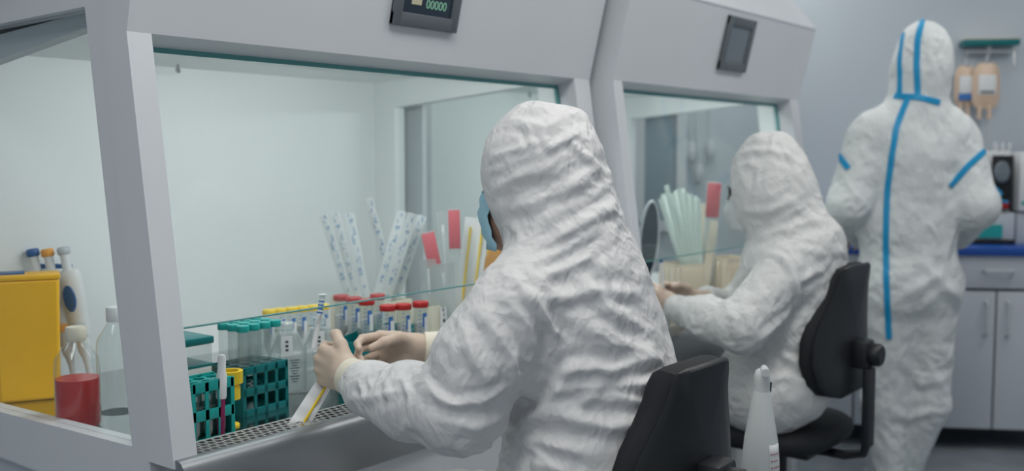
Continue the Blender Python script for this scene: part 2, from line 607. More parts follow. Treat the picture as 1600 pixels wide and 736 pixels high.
def sdf_mesh(prims, vox, pad=0.05):
    lo = np.full(3, 1e9)
    hi = -lo

    def bb(pr):
        if pr[0] == 'c':
            rr = max(pr[3], pr[4])
            return np.minimum(pr[1], pr[2]) - rr, np.maximum(pr[1], pr[2]) + rr
        e = np.sqrt(((pr[3] * pr[2][None, :]) ** 2).sum(1))
        return pr[1] - e, pr[1] + e
    for pr in prims:
        if pr[0] != 'x':
            a, b = bb(pr)
            lo = np.minimum(lo, a)
            hi = np.maximum(hi, b)
    lo = lo - pad
    n = np.ceil((hi + pad - lo) / vox).astype(int) + 1
    G = np.full(tuple(n), 1.0)
    for pr in prims:
        a, b = bb(pr)
        m_ = pr[5] + 3 * vox + 0.01
        i0 = np.maximum(0, np.floor((a - m_ - lo) / vox).astype(int))
        i1 = np.minimum(n, np.ceil((b + m_ - lo) / vox).astype(int) + 1)
        if np.any(i1 <= i0):
            continue
        xs = [lo[k] + vox * np.arange(i0[k], i1[k]) for k in range(3)]
        X, Y, Z = np.meshgrid(*xs, indexing='ij')
        P = np.stack([X.ravel(), Y.ravel(), Z.ravel()], 1)
        d = psdf(pr, P).reshape(X.shape)
        g = G[i0[0]:i1[0], i0[1]:i1[1], i0[2]:i1[2]]
        k = pr[5]
        if pr[0] == 'x':
            d = -d
            h = np.maximum(k - np.abs(g - d), 0) / k
            g[...] = np.maximum(g, d) + h * h * k * 0.25
        else:
            h = np.maximum(k - np.abs(g - d), 0) / k
            g[...] = np.minimum(g, d) - h * h * k * 0.25
    # surface nets
    sgn = G < 0
    c = np.zeros(tuple(n - 1), int)
    for dx in (0, 1):
        for dy in (0, 1):
            for dz in (0, 1):
                c += sgn[dx:n[0] - 1 + dx, dy:n[1] - 1 + dy, dz:n[2] - 1 + dz]
    act = (c > 0) & (c < 8)
    idx = np.full(tuple(n - 1), -1, int)
    A = np.argwhere(act)
    idx[act] = np.arange(len(A))
    acc = np.zeros((len(A), 3))
    cnt = np.zeros(len(A))
    corners = [(x, y, z) for x in (0, 1) for y in (0, 1) for z in (0, 1)]
    for c0 in corners:
        for ax in range(3):
            if c0[ax]:
                continue
            c1 = list(c0)
            c1[ax] = 1
            v0 = G[A[:, 0] + c0[0], A[:, 1] + c0[1], A[:, 2] + c0[2]]
            v1 = G[A[:, 0] + c1[0], A[:, 1] + c1[1], A[:, 2] + c1[2]]
            mk = (v0 < 0) != (v1 < 0)
            t = np.where(mk, v0 / np.where(mk, v0 - v1, 1), 0)
            p = np.array(c0, float)[None, :].repeat(len(A), 0)
            p[:, ax] += t
            acc[mk] += p[mk]
            cnt[mk] += 1
    V = lo + vox * (A + acc / cnt[:, None])
    quads = []
    for ax in range(3):
        o1, o2 = [(1, 2), (2, 0), (0, 1)][ax]
        s0 = [slice(1, -1)] * 3
        s0[ax] = slice(0, n[ax] - 1)
        s1 = list(s0)
        s1[ax] = slice(1, n[ax])
        a_ = sgn[tuple(s0)]
        b_ = sgn[tuple(s1)]
        E = np.argwhere(a_ != b_)
        inside = a_[tuple(E.T)]
        base = E.copy()
        for q in range(3):
            if q != ax:
                base[:, q] += 1

        def cell(d1, d2):
            k = base.copy()
            k[:, o1] -= d1
            k[:, o2] -= d2
            return idx[k[:, 0], k[:, 1], k[:, 2]]
        q4 = np.stack([cell(1, 1), cell(0, 1), cell(0, 0), cell(1, 0)], 1)
        q4[~inside] = q4[~inside][:, ::-1]
        quads.append(q4)
    Q = np.concatenate(quads)
    Q = Q[(Q >= 0).all(1)]
    # light smoothing
    for _ in range(2):
        s_ = np.zeros_like(V)
        w_ = np.zeros(len(V))
        for k in range(4):
            a1, b1 = Q[:, k], Q[:, (k + 1) % 4]
            np.add.at(s_, a1, V[b1]); np.add.at(w_, a1, 1)
            np.add.at(s_, b1, V[a1]); np.add.at(w_, b1, 1)
        V = 0.5 * V + 0.5 * s_ / np.maximum(w_, 1)[:, None]
    return V, Q


def normals(V, Q):
    d1 = V[Q[:, 2]] - V[Q[:, 0]]
    d2 = V[Q[:, 3]] - V[Q[:, 1]]
    fn = np.cross(d1, d2)
    N = np.zeros_like(V)
    for k in range(4):
        np.add.at(N, Q[:, k], fn)
    return N / (np.linalg.norm(N, axis=1)[:, None] + 1e-12)


def seg_dist(P, a, b):
    ab = b - a
    t = np.clip(((P - a) @ ab) / (ab @ ab + 1e-12), 0, 1)
    q = P - a - t[:, None] * ab
    return np.sqrt((q * q).sum(1)), t


def cells(p, seed=0):
    """buckled cloth: rounded hollows that meet in sharp crests"""
    i = np.floor(p).astype(np.int64)
    f1 = np.full(len(p), 9.0)
    for dx in (-1, 0, 1):
        for dy in (-1, 0, 1):
            for dz in (-1, 0, 1):
                j = i + np.array([dx, dy, dz])
                c = j + 0.5 + 0.85 * (np.stack([_h(j[:, 0], j[:, 1], j[:, 2], seed + q) for q in (1, 2, 3)], 1) - 0.5)
                d = ((p - c) ** 2).sum(1) + 0.35 * _h(j[:, 0], j[:, 1], j[:, 2], seed + 4)
                f1 = np.minimum(f1, d)
    return f1


def cloth_disp(V, N, regions, seed=1):
    """oriented buckles; regions: (center, radius, direction, stretch, wavelength, amplitude)"""
    out = np.zeros(len(V))
    for i, (c, rad, d, st, wl, amp) in enumerate(regions):
        c = np.array(c, float)
        dd = np.linalg.norm(V - c, axis=1) / rad
        w = np.clip(1.4 - dd, 0, 1)
        w = w * w * (3 - 2 * w)
        m_ = w > 0.001
        if not m_.any():
            continue
        P = V[m_]
        d = np.array(d, float)
        d /= np.linalg.norm(d)
        wob = np.stack([vnoise(P * 5 + 11, seed + 5), vnoise(P * 5 + 37, seed + 6), vnoise(P * 5 + 71, seed + 7)], 1) - 0.5
        P2 = P + wob * 0.14
        P2 = P2 - (P2 @ d)[:, None] * d[None, :] * (1 - 1.0 / st)
        r1 = cells(P2 / (wl * 1.25), seed + i * 13)
        r2 = cells(P2 / (wl * 0.55) + 5, seed + i * 13 + 3)
        msk = vnoise(P * 7 + 3, seed + 90 + i)
        msk = np.clip((msk - 0.32) * 2.6, 0.08, 1)
        m2 = vnoise(P * 9 + 13, seed + 190 + i)
        m2 = np.clip((m2 - 0.4) * 3.0, 0.05, 1)
        out[m_] += w[m_] * amp * ((r1 - 0.45) * msk * 1.1 + 0.42 * (r2 - 0.45) * m2)
    return out


def hit_px(bvh, u, v):
    loc, nor, i, d = bvh.ray_cast(CAM, ray(u, v))
    return loc, nor


def px_folds(V, N, Q, folds):
    """hand-laid folds: each (points seen from where the photograph was taken, width, height); laid on the cloth in 3D"""
    bvh = BVHTree.FromPolygons([tuple(p) for p in V], [tuple(int(x) for x in q) for q in Q])
    out = np.zeros(len(V))
    for pts, wd, amp in folds:
        wd, amp = wd * 0.85, amp * 0.78
        P3 = []
        for u, v in pts:
            h, n_ = hit_px(bvh, u, v)
            if h is not None:
                P3.append(np.array(h))
        L = sum(np.linalg.norm(P3[i + 1] - P3[i]) for i in range(len(P3) - 1)) if len(P3) > 1 else 0
        if L == 0 or L > 0.9:
            continue
        run = 0
        best = np.full(len(V), 9.0)
        tb = np.zeros(len(V))
        for i in range(len(P3) - 1):
            l_ = np.linalg.norm(P3[i + 1] - P3[i])
            d, t = seg_dist(V, P3[i], P3[i + 1])
            s_ = (run + t * l_) / L
            mk = d < best
            best[mk] = d[mk]
            tb[mk] = s_[mk]
            run += l_
        taper = np.clip(np.minimum(tb, 1 - tb) * 4 + 0.15, 0, 1)
        prof = np.maximum(0, 1 - best / wd) ** 1.4 - 0.45 * np.maximum(0, 1 - np.abs(best - 1.35 * wd) / (0.9 * wd))
        out += amp * taper * prof
    return out


def creases(V, Q, count, cdir, seed):
    """short thin creases pressed into the cloth at random, mostly along one slant"""
    N = normals(V, Q)
    rs = np.random.RandomState(seed + 500)
    out = np.zeros(len(V))
    cd_ = np.array(cdir, float)
    top = np.nonzero(V[:, 2] > 0.45)[0]
    for _ in range(count):
        i = top[rs.randint(len(top))]
        d = cd_ + rs.normal(size=3) * 0.55
        d -= N[i] * (d @ N[i])
        d /= np.linalg.norm(d) + 1e-9
        ln = rs.uniform(0.03, 0.085)
        side = np.cross(N[i], d)
        a = V[i] - d * ln + side * rs.normal() * 0.008
        b = V[i] + d * ln + side * rs.normal() * 0.008
        m_ = (np.abs(V - V[i]).max(1) < ln + 0.04)
        P = V[m_]
        mid = V[i]
        d1, t1 = seg_dist(P, a, mid)
        d2, t2 = seg_dist(P, mid, b)
        dist = np.minimum(d1, d2)
        tt = np.where(d1 < d2, t1 * 0.5, 0.5 + t2 * 0.5)
        w = rs.uniform(0.009, 0.020)
        tp = np.clip(np.minimum(tt, 1 - tt) * 3.5, 0, 1)
        ok = (N[m_] @ N[i]) > 0.2
        out[m_] += rs.choice([1, 1, -1]) * rs.uniform(0.0022, 0.0055) * tp * ok * (np.maximum(0, 1 - dist / w) ** 1.3 - 0.35 * np.maximum(0, 1 - np.abs(dist - 1.3 * w) / w))
    return V + N * out[:, None]


def buckle(V0, Q, grow, clamp_n, clamp_t=0.02, iters=120, bend=0.6, seed=0, rmax=None):
    """let the cloth be a little too large for the body and let it buckle: springs with longer rest lengths,
    held within a thin shell around the fitted shape. grow(P, D) -> extra length for springs at P along D"""
    N0 = normals(V0, Q)
    E = np.concatenate([Q[:, [0, 1]], Q[:, [1, 2]], Q[:, [2, 3]], Q[:, [3, 0]]])
    E = np.unique(np.sort(E, 1), axis=0)
    Dg = np.concatenate([Q[:, [0, 2]], Q[:, [1, 3]]])
    # bending springs: across each quad edge, the far corners
    he = np.concatenate([np.stack([Q[:, k], Q[:, (k + 1) % 4], Q[:, (k + 2) % 4], Q[:, (k + 3) % 4]], 1) for k in range(4)])
    key = np.sort(he[:, :2], 1)
    kk = key[:, 0].astype(np.int64) * (len(V0) + 1) + key[:, 1]
    o = np.argsort(kk, kind='stable')
    kk, he = kk[o], he[o]
    same = np.nonzero(kk[1:] == kk[:-1])[0]
    a_, b_ = he[same], he[same + 1]
    flip = a_[:, 0] != b_[:, 0]
    p1 = np.where(flip, b_[:, 2], b_[:, 3])
    B = np.concatenate([np.stack([a_[:, 3], p1], 1), np.stack([a_[:, 2], np.where(flip, b_[:, 3], b_[:, 2])], 1)])
    A = np.concatenate([E, Dg, B])
    w = np.concatenate([np.ones(len(E)), np.full(len(Dg), 0.7), np.full(len(B), bend)])
    i, j = A[:, 0], A[:, 1]
    d0 = V0[j] - V0[i]
    L0 = np.linalg.norm(d0, axis=1)
    mid = (V0[i] + V0[j]) / 2
    L0 = L0 * (1 + grow(mid, d0 / (L0[:, None] + 1e-12)))
    nV = len(V0)
    wsum = np.bincount(i, w, nV) + np.bincount(j, w, nV) + 1e-9
    rs = np.random.RandomState(seed)
    V = V0 + N0 * (0.0015 * (rs.rand(nV) - 0.5))[:, None]
    V += N0 * (0.006 * (vnoise(V0 * 38, seed + 3) - 0.5) + 0.006 * (vnoise(V0 * 20, seed + 9) - 0.5))[:, None]
    vel = np.zeros_like(V)
    for it in range(iters):
        d = V[j] - V[i]
        L = np.linalg.norm(d, axis=1) + 1e-12
        c = (w * (L - L0) / L)[:, None] * d * 0.5
        acc = np.stack([np.bincount(i, c[:, q], nV) - np.bincount(j, c[:, q], nV) for q in range(3)], 1) / wsum[:, None] * 2.0
        vel = vel * 0.80 + acc * 0.75
        V = V + vel
        dd = V - V0
        n_ = (dd * N0).sum(1)
        tv = dd - n_[:, None] * N0
        tl = np.linalg.norm(tv, axis=1) + 1e-9
        n_ = np.clip(n_, -clamp_n, clamp_n * 1.2)
        tv = tv * np.minimum(1, clamp_t / tl)[:, None]
        V = V0 + n_[:, None] * N0 + tv
    return V


def build_body(name, prims, vox, material, parent, regions=None, folds=None, seed=1, smooth=180, sim=None):
    V, Q = sdf_mesh(prims, vox)
    if regions or folds:
        N = normals(V, Q)
        d = np.zeros(len(V))
        if regions:
            d += cloth_disp(V, N, regions, seed)
        if folds:
            d += px_folds(V, N, Q, folds)
        V = V + N * d[:, None]
    if sim:
        dirs, gmax, cn, nc, cdir = sim
        C_ = np.array([r[0] for r in dirs], float); D_ = np.array([r[1] for r in dirs], float)
        D_ /= np.linalg.norm(D_, axis=1)[:, None]
        G_ = np.array([r[2] for r in dirs], float); R_ = np.array([r[3] for r in dirs], float)

        def grow(P, D):
            g = np.zeros(len(P)); ws = np.zeros(len(P)) + 1e-6
            for c, dr, gg, rr in zip(C_, D_, G_, R_):
                ww = np.exp(-((P - c) ** 2).sum(1) / (rr * rr))
                al = (D @ dr) ** 2
                g += ww * gg * (0.15 + 0.85 * al)
                ws += ww
            return gmax * (g / ws) * np.clip((vnoise(P * 9, seed + 77) - 0.34) * 2.9, 0.06, 1.35)
        V = buckle(V, Q, grow, cn, seed=seed)
        V = creases(V, Q, nc, cdir, seed)
    L = np.array(parent.location) if parent else np.zeros(3)
    me = bpy.data.meshes.new(name)
    me.from_pydata((V - L).tolist(), [], Q.tolist())
    me.update()
    me.materials.append(M[material])
    me.shade_smooth()
    o = bpy.data.objects.new(name, me)
    COL.objects.link(o)
    o.parent = parent
    if sim:
        sb = o.modifiers.new('subdivide', 'SUBSURF')
        sb.levels = sb.render_levels = 1
    return o, V, Q


def ribbon(V, Q, pxpts, width, parent, name, material='tape', off=0.004, sub=8):
    """tape laid on the cloth surface"""
    bvh = BVHTree.FromPolygons([tuple(p) for p in V], [tuple(int(x) for x in q) for q in Q])
    pts = []
    for i in range(len(pxpts) - 1):
        for k in range(sub):
            t = k / sub
            pts.append((pxpts[i][0] * (1 - t) + pxpts[i + 1][0] * t, pxpts[i][1] * (1 - t) + pxpts[i + 1][1] * t))
    pts.append(pxpts[-1])
    H = []
    for u, v in pts:
        h, n_ = hit_px(bvh, u, v)
        if h is not None:
            H.append((h, n_))
    if len(H) < 2:
        print('RIBBON MISS', pxpts)
        return None
    # smooth
    for _ in range(2):
        H = [H[0]] + [((H[i - 1][0] + H[i][0] * 2 + H[i + 1][0]) / 4, (H[i - 1][1] + H[i][1] * 2 + H[i + 1][1]).normalized()) for i in range(1, len(H) - 1)] + [H[-1]]
    mb = MB()
    vs, fs = [], []
    for i, (h, n_) in enumerate(H):
        d = (H[min(i + 1, len(H) - 1)][0] - H[max(i - 1, 0)][0]).normalized()
        s_ = d.cross(n_).normalized()
        row = []
        for w_, o_ in ((-0.5, -0.006), (-0.45, off), (0, off + 0.0015), (0.45, off), (0.5, -0.006)):
            q = h + s_ * (w_ * width)
            nr = bvh.find_nearest(q)
            base = nr[0] if nr[0] is not None and (nr[0] - q).length < 0.03 else q
            row.append(base + n_ * o_)
        vs += row
    for i in range(len(H) - 1):
        for k in range(4):
            fs.append((i * 5 + k, i * 5 + k + 1, (i + 1) * 5 + k + 1, (i + 1) * 5 + k))
        fs.append((i * 5 + 4, i * 5, (i + 1) * 5, (i + 1) * 5 + 4))
    mb.add(vs, fs)
    return mb.build(name, material, parent, 60, world=True)


# ================================================================== SETTING
WD = (R * math.cos(math.radians(8)) - F * math.sin(math.radians(8)))   # direction of the far wall
WN = Vector((WD.y, -WD.x, 0))
if WN.dot(F) > 0:
    WN = -WN                                                       # normal towards the room
WC = CAM + F * 5.05 + R * 2.2
WC.z = 0


def wall_pt(a, b, z):
    """a along the far wall (to the right), b out from it into the room"""
    p = WC + WD * a + WN * b
    return Vector((p.x, p.y, z))


WROT = math.atan2(WD.y, WD.x)


def wall_box(mb, a0, a1, b0, b1, z0, z1, bev=0.0):
    c = wall_pt((a0 + a1) / 2, (b0 + b1) / 2, (z0 + z1) / 2)
    return mb.box(c, (a1 - a0, abs(b1 - b0), z1 - z0), bev, Matrix.Rotation(WROT, 3, 'Z'))


mb = MB(); mb.box((1.4, -1.2, -0.05), (12, 12, 0.1)); struct(mb.build('floor', 'floor'))
mb = MB(); mb.box((1.4, -1.2, CEIL + 0.05), (12, 12, 0.1)); struct(mb.build('ceiling', 'ceiling'))
mb = MB(); wall_box(mb, -4.2, 3.2, -0.12, 0.0, 0, CEIL); struct(mb.build('wall_back', 'wall'))
mb = MB(); mb.box((0.2, 1.75, CEIL / 2), (7.2, 0.1, CEIL)); struct(mb.build('wall_left', 'wall'))
mb = MB(); wall_box(mb, -4.2, 3.2, 0.0, 0.012, 0, 0.09); struct(mb.build('baseboard_back', 'counter'))

for lx, ly, pw in LAMPS:
    t = thing('ceiling_light', 'recessed square ceiling light panel, unseen above the room', 'ceiling light', (lx, ly, CEIL - 0.05), group='ceiling light panels')
    mb = MB(); mb.box((0, 0, 0.035), (1.22, 0.62, 0.03)); mb.build('frame', 'white', t)
    mb = MB(); mb.box((0, 0, 0.012), (1.16, 0.56, 0.012)); mb.build('diffuser', 'lamp', t)


# ================================================================== BIOSAFETY CABINETS
ZB, ZT = 0.77, 1.52        # lip height, window head height
YT = 0.11                  # how far the window head stands back
ZS = 0.735                 # work surface


def make_cabinet(x0, x1, yo, D, label, win_back, shade_side=False):
    t = thing('biosafety_cabinet', label, 'laboratory cabinet', (x0, yo, 0))
    Wd = x1 - x0
    th = 0.045
    # side panels with window openings
    for side, nm in ((0, 'left'), (1, 'right')):
        a, b = (0, th) if side == 0 else (Wd - th, Wd)
        outer = [(0.085, 0.66), (0.195, 1.545), (D, 1.66), (D, 0.66)]
        if side == 0:
            inner = [(0.135, 0.772), (0.250, 1.575), (win_back, 1.565), (win_back, 0.752)]
            outer = [(0.070, 0.66), (0.155, 1.49), (0.172, 1.66), (D, 1.66), (D, 0.66)]
            inner.insert(2, (0.252, 1.575))
        else:
            inner = [(0.17, 0.80), (0.262, 1.512), (0.845, 1.462), (0.845, 0.80)]
            outer = [(0.070, 0.66), (0.155, 1.49), (0.172, 1.66), (D, 1.66), (D, 0.66)]
            inner.insert(2, (0.264, 1.512))
        mb = MB(); mb.ringprism(outer, inner, 0, a, b)
        sp = mb.build('side_panel', 'cab' if side == 0 else 'cabin', t, 30)
        mb = MB()
        xm = (a + b) / 2
        mb.prism([(p[0], p[1]) for p in inner], 0, xm - 0.002, xm + 0.002)
        mb.build('side_window', 'glass', sp, 30)
        # front post, sloped with the sash
        pw = 0.046 if side == 0 else 0.075
        pa, pb = (-0.003, pw) if side == 0 else (Wd - pw, Wd + 0.001)
        mb = MB()
        mb.prism([(0.0, 0.755), (YT, ZT), (0.19, ZT + 0.005), (0.085, 0.755)], 0, pa, pb)
        mb.build('front_post', 'cab', t, 30)
    # inner head rail over the side window
    mb = MB()
    mb.prism([(0.22, 1.56), (0.22, 1.66), (D - 0.05, 1.66), (D - 0.05, 1.475)], 0, th, th + 0.03)
    mb.build('head_rail', 'trans', t, 30)
    # back, ceiling
    mb = MB(); mb.prism([(D - 0.06, 0.66), (D - 0.06, 1.66), (D, 1.66), (D, 0.66)], 0, th, Wd - th)
    mb.build('back_panel', 'cabin', t, 30)
    mb = MB(); mb.prism([(0.17, 1.585), (0.17, 1.61), (D - 0.06, 1.57), (D - 0.06, 1.545)], 0, th, Wd - th)
    mb.build('ceiling_panel', 'cabin', t, 30)
    # hanging hooks under the ceiling
    for hx in (0.10, 0.62):
        mb = MB(); mb.lathe([(0.005, -0.018), (0.008, -0.012), (0.004, -0.004), (0.004, 0.02)], (hx, D - 0.12, 1.543), 10)
        mb.build('hook', 'chrome', t)
    # header
    mb = MB()
    mb.prism([(YT, ZT), (0.045, 1.79), (0.045, 1.79), (0.16, 1.90), (D, 1.90), (D, 1.66), (0.19, 1.66), (0.175, 1.500)][0:2]
             + [(0.16, 1.93), (D + 0.002, 1.93), (D + 0.002, 1.662), (0.19, 1.662), (0.175, 1.500)], 0, -0.0025, Wd + 0.0025)
    hd = mb.build('header', 'cab', t, 20)
    mb = MB(); mb.prism([(0.0455, 1.783), (0.0445, 1.788), (0.06, 1.795), (0.06, 1.78)], 0, 0.001, Wd - 0.001)
    mb.build('seam', 'trans', hd)
    # sash
    mb = MB()
    g0, g1 = (0.085, 0.985), (0.166, 1.497)
    mb.prism([(g0[0], g0[1]), (g1[0], g1[1]), (g1[0] + 0.006, g1[1]), (g0[0] + 0.006, g0[1])], 0, 0.047, Wd - 0.076)
    sg = mb.build('sash_glass', 'sash', t, 30)
    mb = MB(); mb.prism([(g0[0] - 0.0005, g0[1] - 0.002), (g0[0] - 0.0005, g0[1] + 0.0008), (g0[0] + 0.0065, g0[1] + 0.0008), (g0[0] + 0.0065, g0[1] - 0.002)], 0, 0.047, Wd - 0.076)
    mb.build('glass_edge', 'glass_edge', sg)
    mb = MB(); mb.prism([(g1[0] - 0.002, g1[1] - 0.004), (g1[0] - 0.001, g1[1] + 0.006), (g1[0] + 0.008, g1[1] + 0.006), (g1[0] + 0.008, g1[1] - 0.004)], 0, 0.047, Wd - 0.076)
    mb.build('gasket', 'glass_edge', sg)
    # right-hand dark gasket of the sash
    mb = MB(); mb.prism([(g0[0] - 0.002, g0[1]), (g1[0] - 0.002, g1[1]), (g1[0] + 0.01, g1[1]), (g0[0] + 0.01, g0[1])], 0, Wd - 0.081, Wd - 0.0755)
    mb.build('gasket', 'glass_edge', sg)
    # work surface, grille, lip
    mb = MB(); mb.box((Wd / 2, (0.085 + D - 0.06) / 2, ZS - 0.015), (Wd - 2 * th, D - 0.06 - 0.085, 0.03))
    mb.build('work_surface', 'steel', t)
    mb = MB()
    ga, gb = 0.048, Wd - 0.078
    rows = 4
    y0, y1 = 0.006, 0.078
    bw = 0.0030
    pitch = (y1 - y0 - bw) / rows
    for r_ in range(rows + 1):
        yy = y0 + bw / 2 + r_ * pitch
        mb.box(((ga + gb) / 2, yy, 0.7685), (gb - ga, bw if 0 < r_ < rows else bw * 1.6, 0.0010))
    nx = int((gb - ga) / 0.017)
    for r_ in range(rows):
        for k in range(nx):
            xx = ga + 0.004 + (k + (0.5 if r_ % 2 else 0)) * 0.017
            if xx < gb:
                mb.box((xx, y0 + bw / 2 + (r_ + 0.5) * pitch, 0.768), (0.0034, pitch, 0.0008))
    mb.prism([(0.078, 0.7695), (0.090, 0.766), (0.088, 0.72), (0.078, 0.72)], 0, ga, gb)
    mb.build('front_grille', 'grille', t)
    mb = MB(); mb.box((Wd / 2, 0.042, 0.700), (gb - ga, 0.070, 0.01)); mb.build('air_duct', 'dark', t)
    mb = MB()
    mb.prism([(0.006, 0.770), (-0.006, 0.771), (-0.016, 0.767), (-0.024, 0.757), (-0.027, 0.742), (-0.024, 0.715), (-0.014, 0.675), (-0.004, 0.650), (0.004, 0.645), (0.02, 0.645), (0.006, 0.74)], 0, 0.0, Wd)
    mb.build('front_lip', 'steel_lip', t, 35)
    mb = MB(); mb.prism([(0.012, 0.50), (0.012, 0.66), (0.05, 0.66), (0.05, 0.50)], 0, 0.0, Wd)
    mb.build('apron', 'cab', t)
    mb = MB(); mb.prism([(0.05, 0.655), (0.05, 0.69), (D - 0.002, 0.69), (D - 0.002, 0.655)], 0, 0.003, Wd - 0.003)
    mb.build('base_tray', 'cab', t)
    for xa in (0.02, Wd - 0.05):
        mb = MB(); mb.box((xa + 0.015, (0.05 + D) / 2, 0.55), (0.03, D - 0.06, 0.215)); mb.build('side_apron', 'counter', t)
    for lx_ in (0.045, Wd - 0.045):
        for ly_ in (0.10, D - 0.05):
            mb = MB(); mb.box((lx_, ly_, 0.3375), (0.05, 0.05, 0.635), 0.004)
            mb.box((lx_, ly_, 0.01), (0.07, 0.07, 0.02), 0.004)
            mb.build('leg', 'cab', t)
    # lamp behind the header
    mb = MB(); mb.tube([(0.12, 0.215, 1.572), (Wd - 0.12, 0.215, 1.572)], 0.012, 12)
    mb.build('lamp_tube', 'lamp', t)
    area('cabinet_lamp_light', (x0 + Wd / 2, yo + 0.235, 1.553), (x0 + Wd / 2, yo + 0.50, 0.95), Wd - 0.60, 0.05, CAB_POWER, (0.98, 1.0, 0.99))
    return t, hd


cab1, hd1 = make_cabinet(0.0, 1.455, 0.0, 1.0, 'nearest white biosafety cabinet with a glass side window and yellow bin inside', 0.86)
cab2, hd2 = make_cabinet(1.50, 2.84, -0.055, 1.0, 'white biosafety cabinet farther right, behind the seated person with glasses', 0.86)

# upper grey strip on the near side of the first cabinet
mb = MB(); mb.prism([(0.46, 1.625), (0.46, 1.92), (0.99, 1.92), (0.99, 1.625)], 0, -0.004, 0.001)
mb.v = [v - Vector((0.003, 0, 0)) for v in mb.v]
mb.build('side_cover', 'counter', cab1, 30)


def on_header(u, v, yo):
    """pixel -> header front plane through (YT,ZT) and (0.045,1.79)"""
    n = Vector((0, -(1.79 - ZT), (0.045 - YT)))
    n = Vector((0, -(0.27), -(0.065))).normalized()
    p0 = Vector((0, YT + yo, ZT))
    d = ray(u, v)
    return CAM + d * ((p0 - CAM).dot(n) / d.dot(n)), n


def display(corners, yo, label, kind):
    pts = [on_header(u, v, yo) for u, v in corners]
    n = pts[0][1]
    P = [p for p, _ in pts]                       # tl, tr, br, bl
    xd = (P[2] - P[3]).normalized()
    xd = Vector((1, 0, 0))
    yd = n.cross(xd).normalized()
    if yd.z < 0:
        yd = -yd
    c = (P[0] + P[1] + P[2] + P[3]) / 4
    w = ((P[1] - P[0]).dot(xd) + (P[2] - P[3]).dot(xd)) / 2
    h = ((P[0] - P[3]).dot(yd) + (P[1] - P[2]).dot(yd)) / 2
    t = thing('control_display', label, 'display', c)
    mt = Matrix((xd, yd, n)).transposed()

    def loc(x, y, z):
        return xd * x + yd * y + n * z
    bw = 0.026
    mb = MB()
    mb.box(loc(0, -h / 2 + bw * .6, 0.006), (w, bw * 1.2, 0.014), 0.003, mt)
    mb.box(loc(0, h / 2 - bw * .6, 0.006), (w, bw * 1.2, 0.014), 0.003, mt)
    mb.box(loc(-w / 2 + bw / 2, 0, 0.006), (bw, h, 0.0145), 0.003, mt)
    mb.box(loc(w / 2 - bw / 2, 0, 0.006), (bw, h, 0.0145), 0.003, mt)
    mb.box(loc(0, 0, 0.001), (w, h, 0.006), 0, mt)
    mb.build('bezel', 'bezel', t)
    mb = MB(); mb.box(loc(0, 0, 0.0055), (w - 1.9 * bw, h - 2.3 * bw, 0.003), 0, mt)
    sc = mb.build('screen', 'screen' if kind else 'screen_grey', t)
    return t, sc, loc, xd, yd, n, w, h


td, sc, loc, xd, yd, n, w, h = display([(623, -62), (727, -50), (706, 50), (607, 38)], 0.0,
                                       'grey framed control display with green digits on the nearer cabinet', True)
tm = text_mb('00000', 0.028, loc(0.028, -h / 2 + 0.055, 0.0075), xd, yd)
tm.build('digits', 'digit', sc, 0)
mb = MB(); mb.box(loc(-0.038, -h / 2 + 0.068, 0.0073), (0.032, 0.034, 0.0012), 0, Matrix((xd, yd, n)).transposed())
mb.build('icon', 'icon', sc)
tm = text_mb('00000', 0.02, loc(0.028, -h / 2 + 0.09, 0.0075), xd, yd)
tm.build('digits', 'digit', sc, 0)
display([(1138, 22), (1178, 33), (1161, 114), (1119, 107)], -0.055,
        'grey framed control display with plain grey screen on the farther cabinet', False)


# ================================================================== PEOPLE
def yawm(a):
    return rot_rows(a)


def vec(*a):
    return np.array(a, float)


def body_under(parent, head, yaw, joints):
    """the person inside the suit: head with a face, neck, trunk and limbs as one surface"""
    H = np.array(head)
    Rm = yawm(yaw)          # columns: right, forward, up for yaw=0 facing +Y
    def L(x, y, z):
        return H + Rm @ vec(x, y, z)
    pr = [ell(L(0, -0.01, 0.02), (0.072, 0.092, 0.095), Rm, 0.02), ell(L(0, 0.025, -0.045), (0.055, 0.062, 0.065), Rm, 0.03),
          cone(L(0, 0.085, 0.012), L(0, 0.106, -0.022), 0.008, 0.013, 0.012),     # nose
          cone(L(-0.012, 0.093, -0.026), L(0.012, 0.093, -0.026), 0.007, 0.007, 0.008),
          cone(L(-0.040, 0.070, 0.035), L(0.040, 0.070, 0.035), 0.014, 0.014, 0.02),  # brow
          cone(L(-0.020, 0.078, -0.054), L(0.020, 0.078, -0.054), 0.0075, 0.0075, 0.01),  # lips
          ell(L(0, 0.068, -0.085), (0.024, 0.02, 0.02), Rm, 0.02),                 # chin
          ell(L(-0.030, 0.074, 0.010), (0.013, 0.013, 0.011), Rm, 0.006), ell(L(0.030, 0.074, 0.010), (0.013, 0.013, 0.011), Rm, 0.006),
          ell(L(-0.074, -0.005, -0.008), (0.008, 0.018, 0.03), Rm, 0.008), ell(L(0.074, -0.005, -0.008), (0.008, 0.018, 0.03), Rm, 0.008),
          cone(L(0, -0.02, -0.07), L(0, -0.05, -0.17), 0.05, 0.055, 0.03)]
    for a, b, ra, rb in joints:
        pr.append(cone(a, b, ra, rb, 0.05))
    o, V, Q = build_body('body', pr, 0.006, 'skin', parent)
    return L, Rm


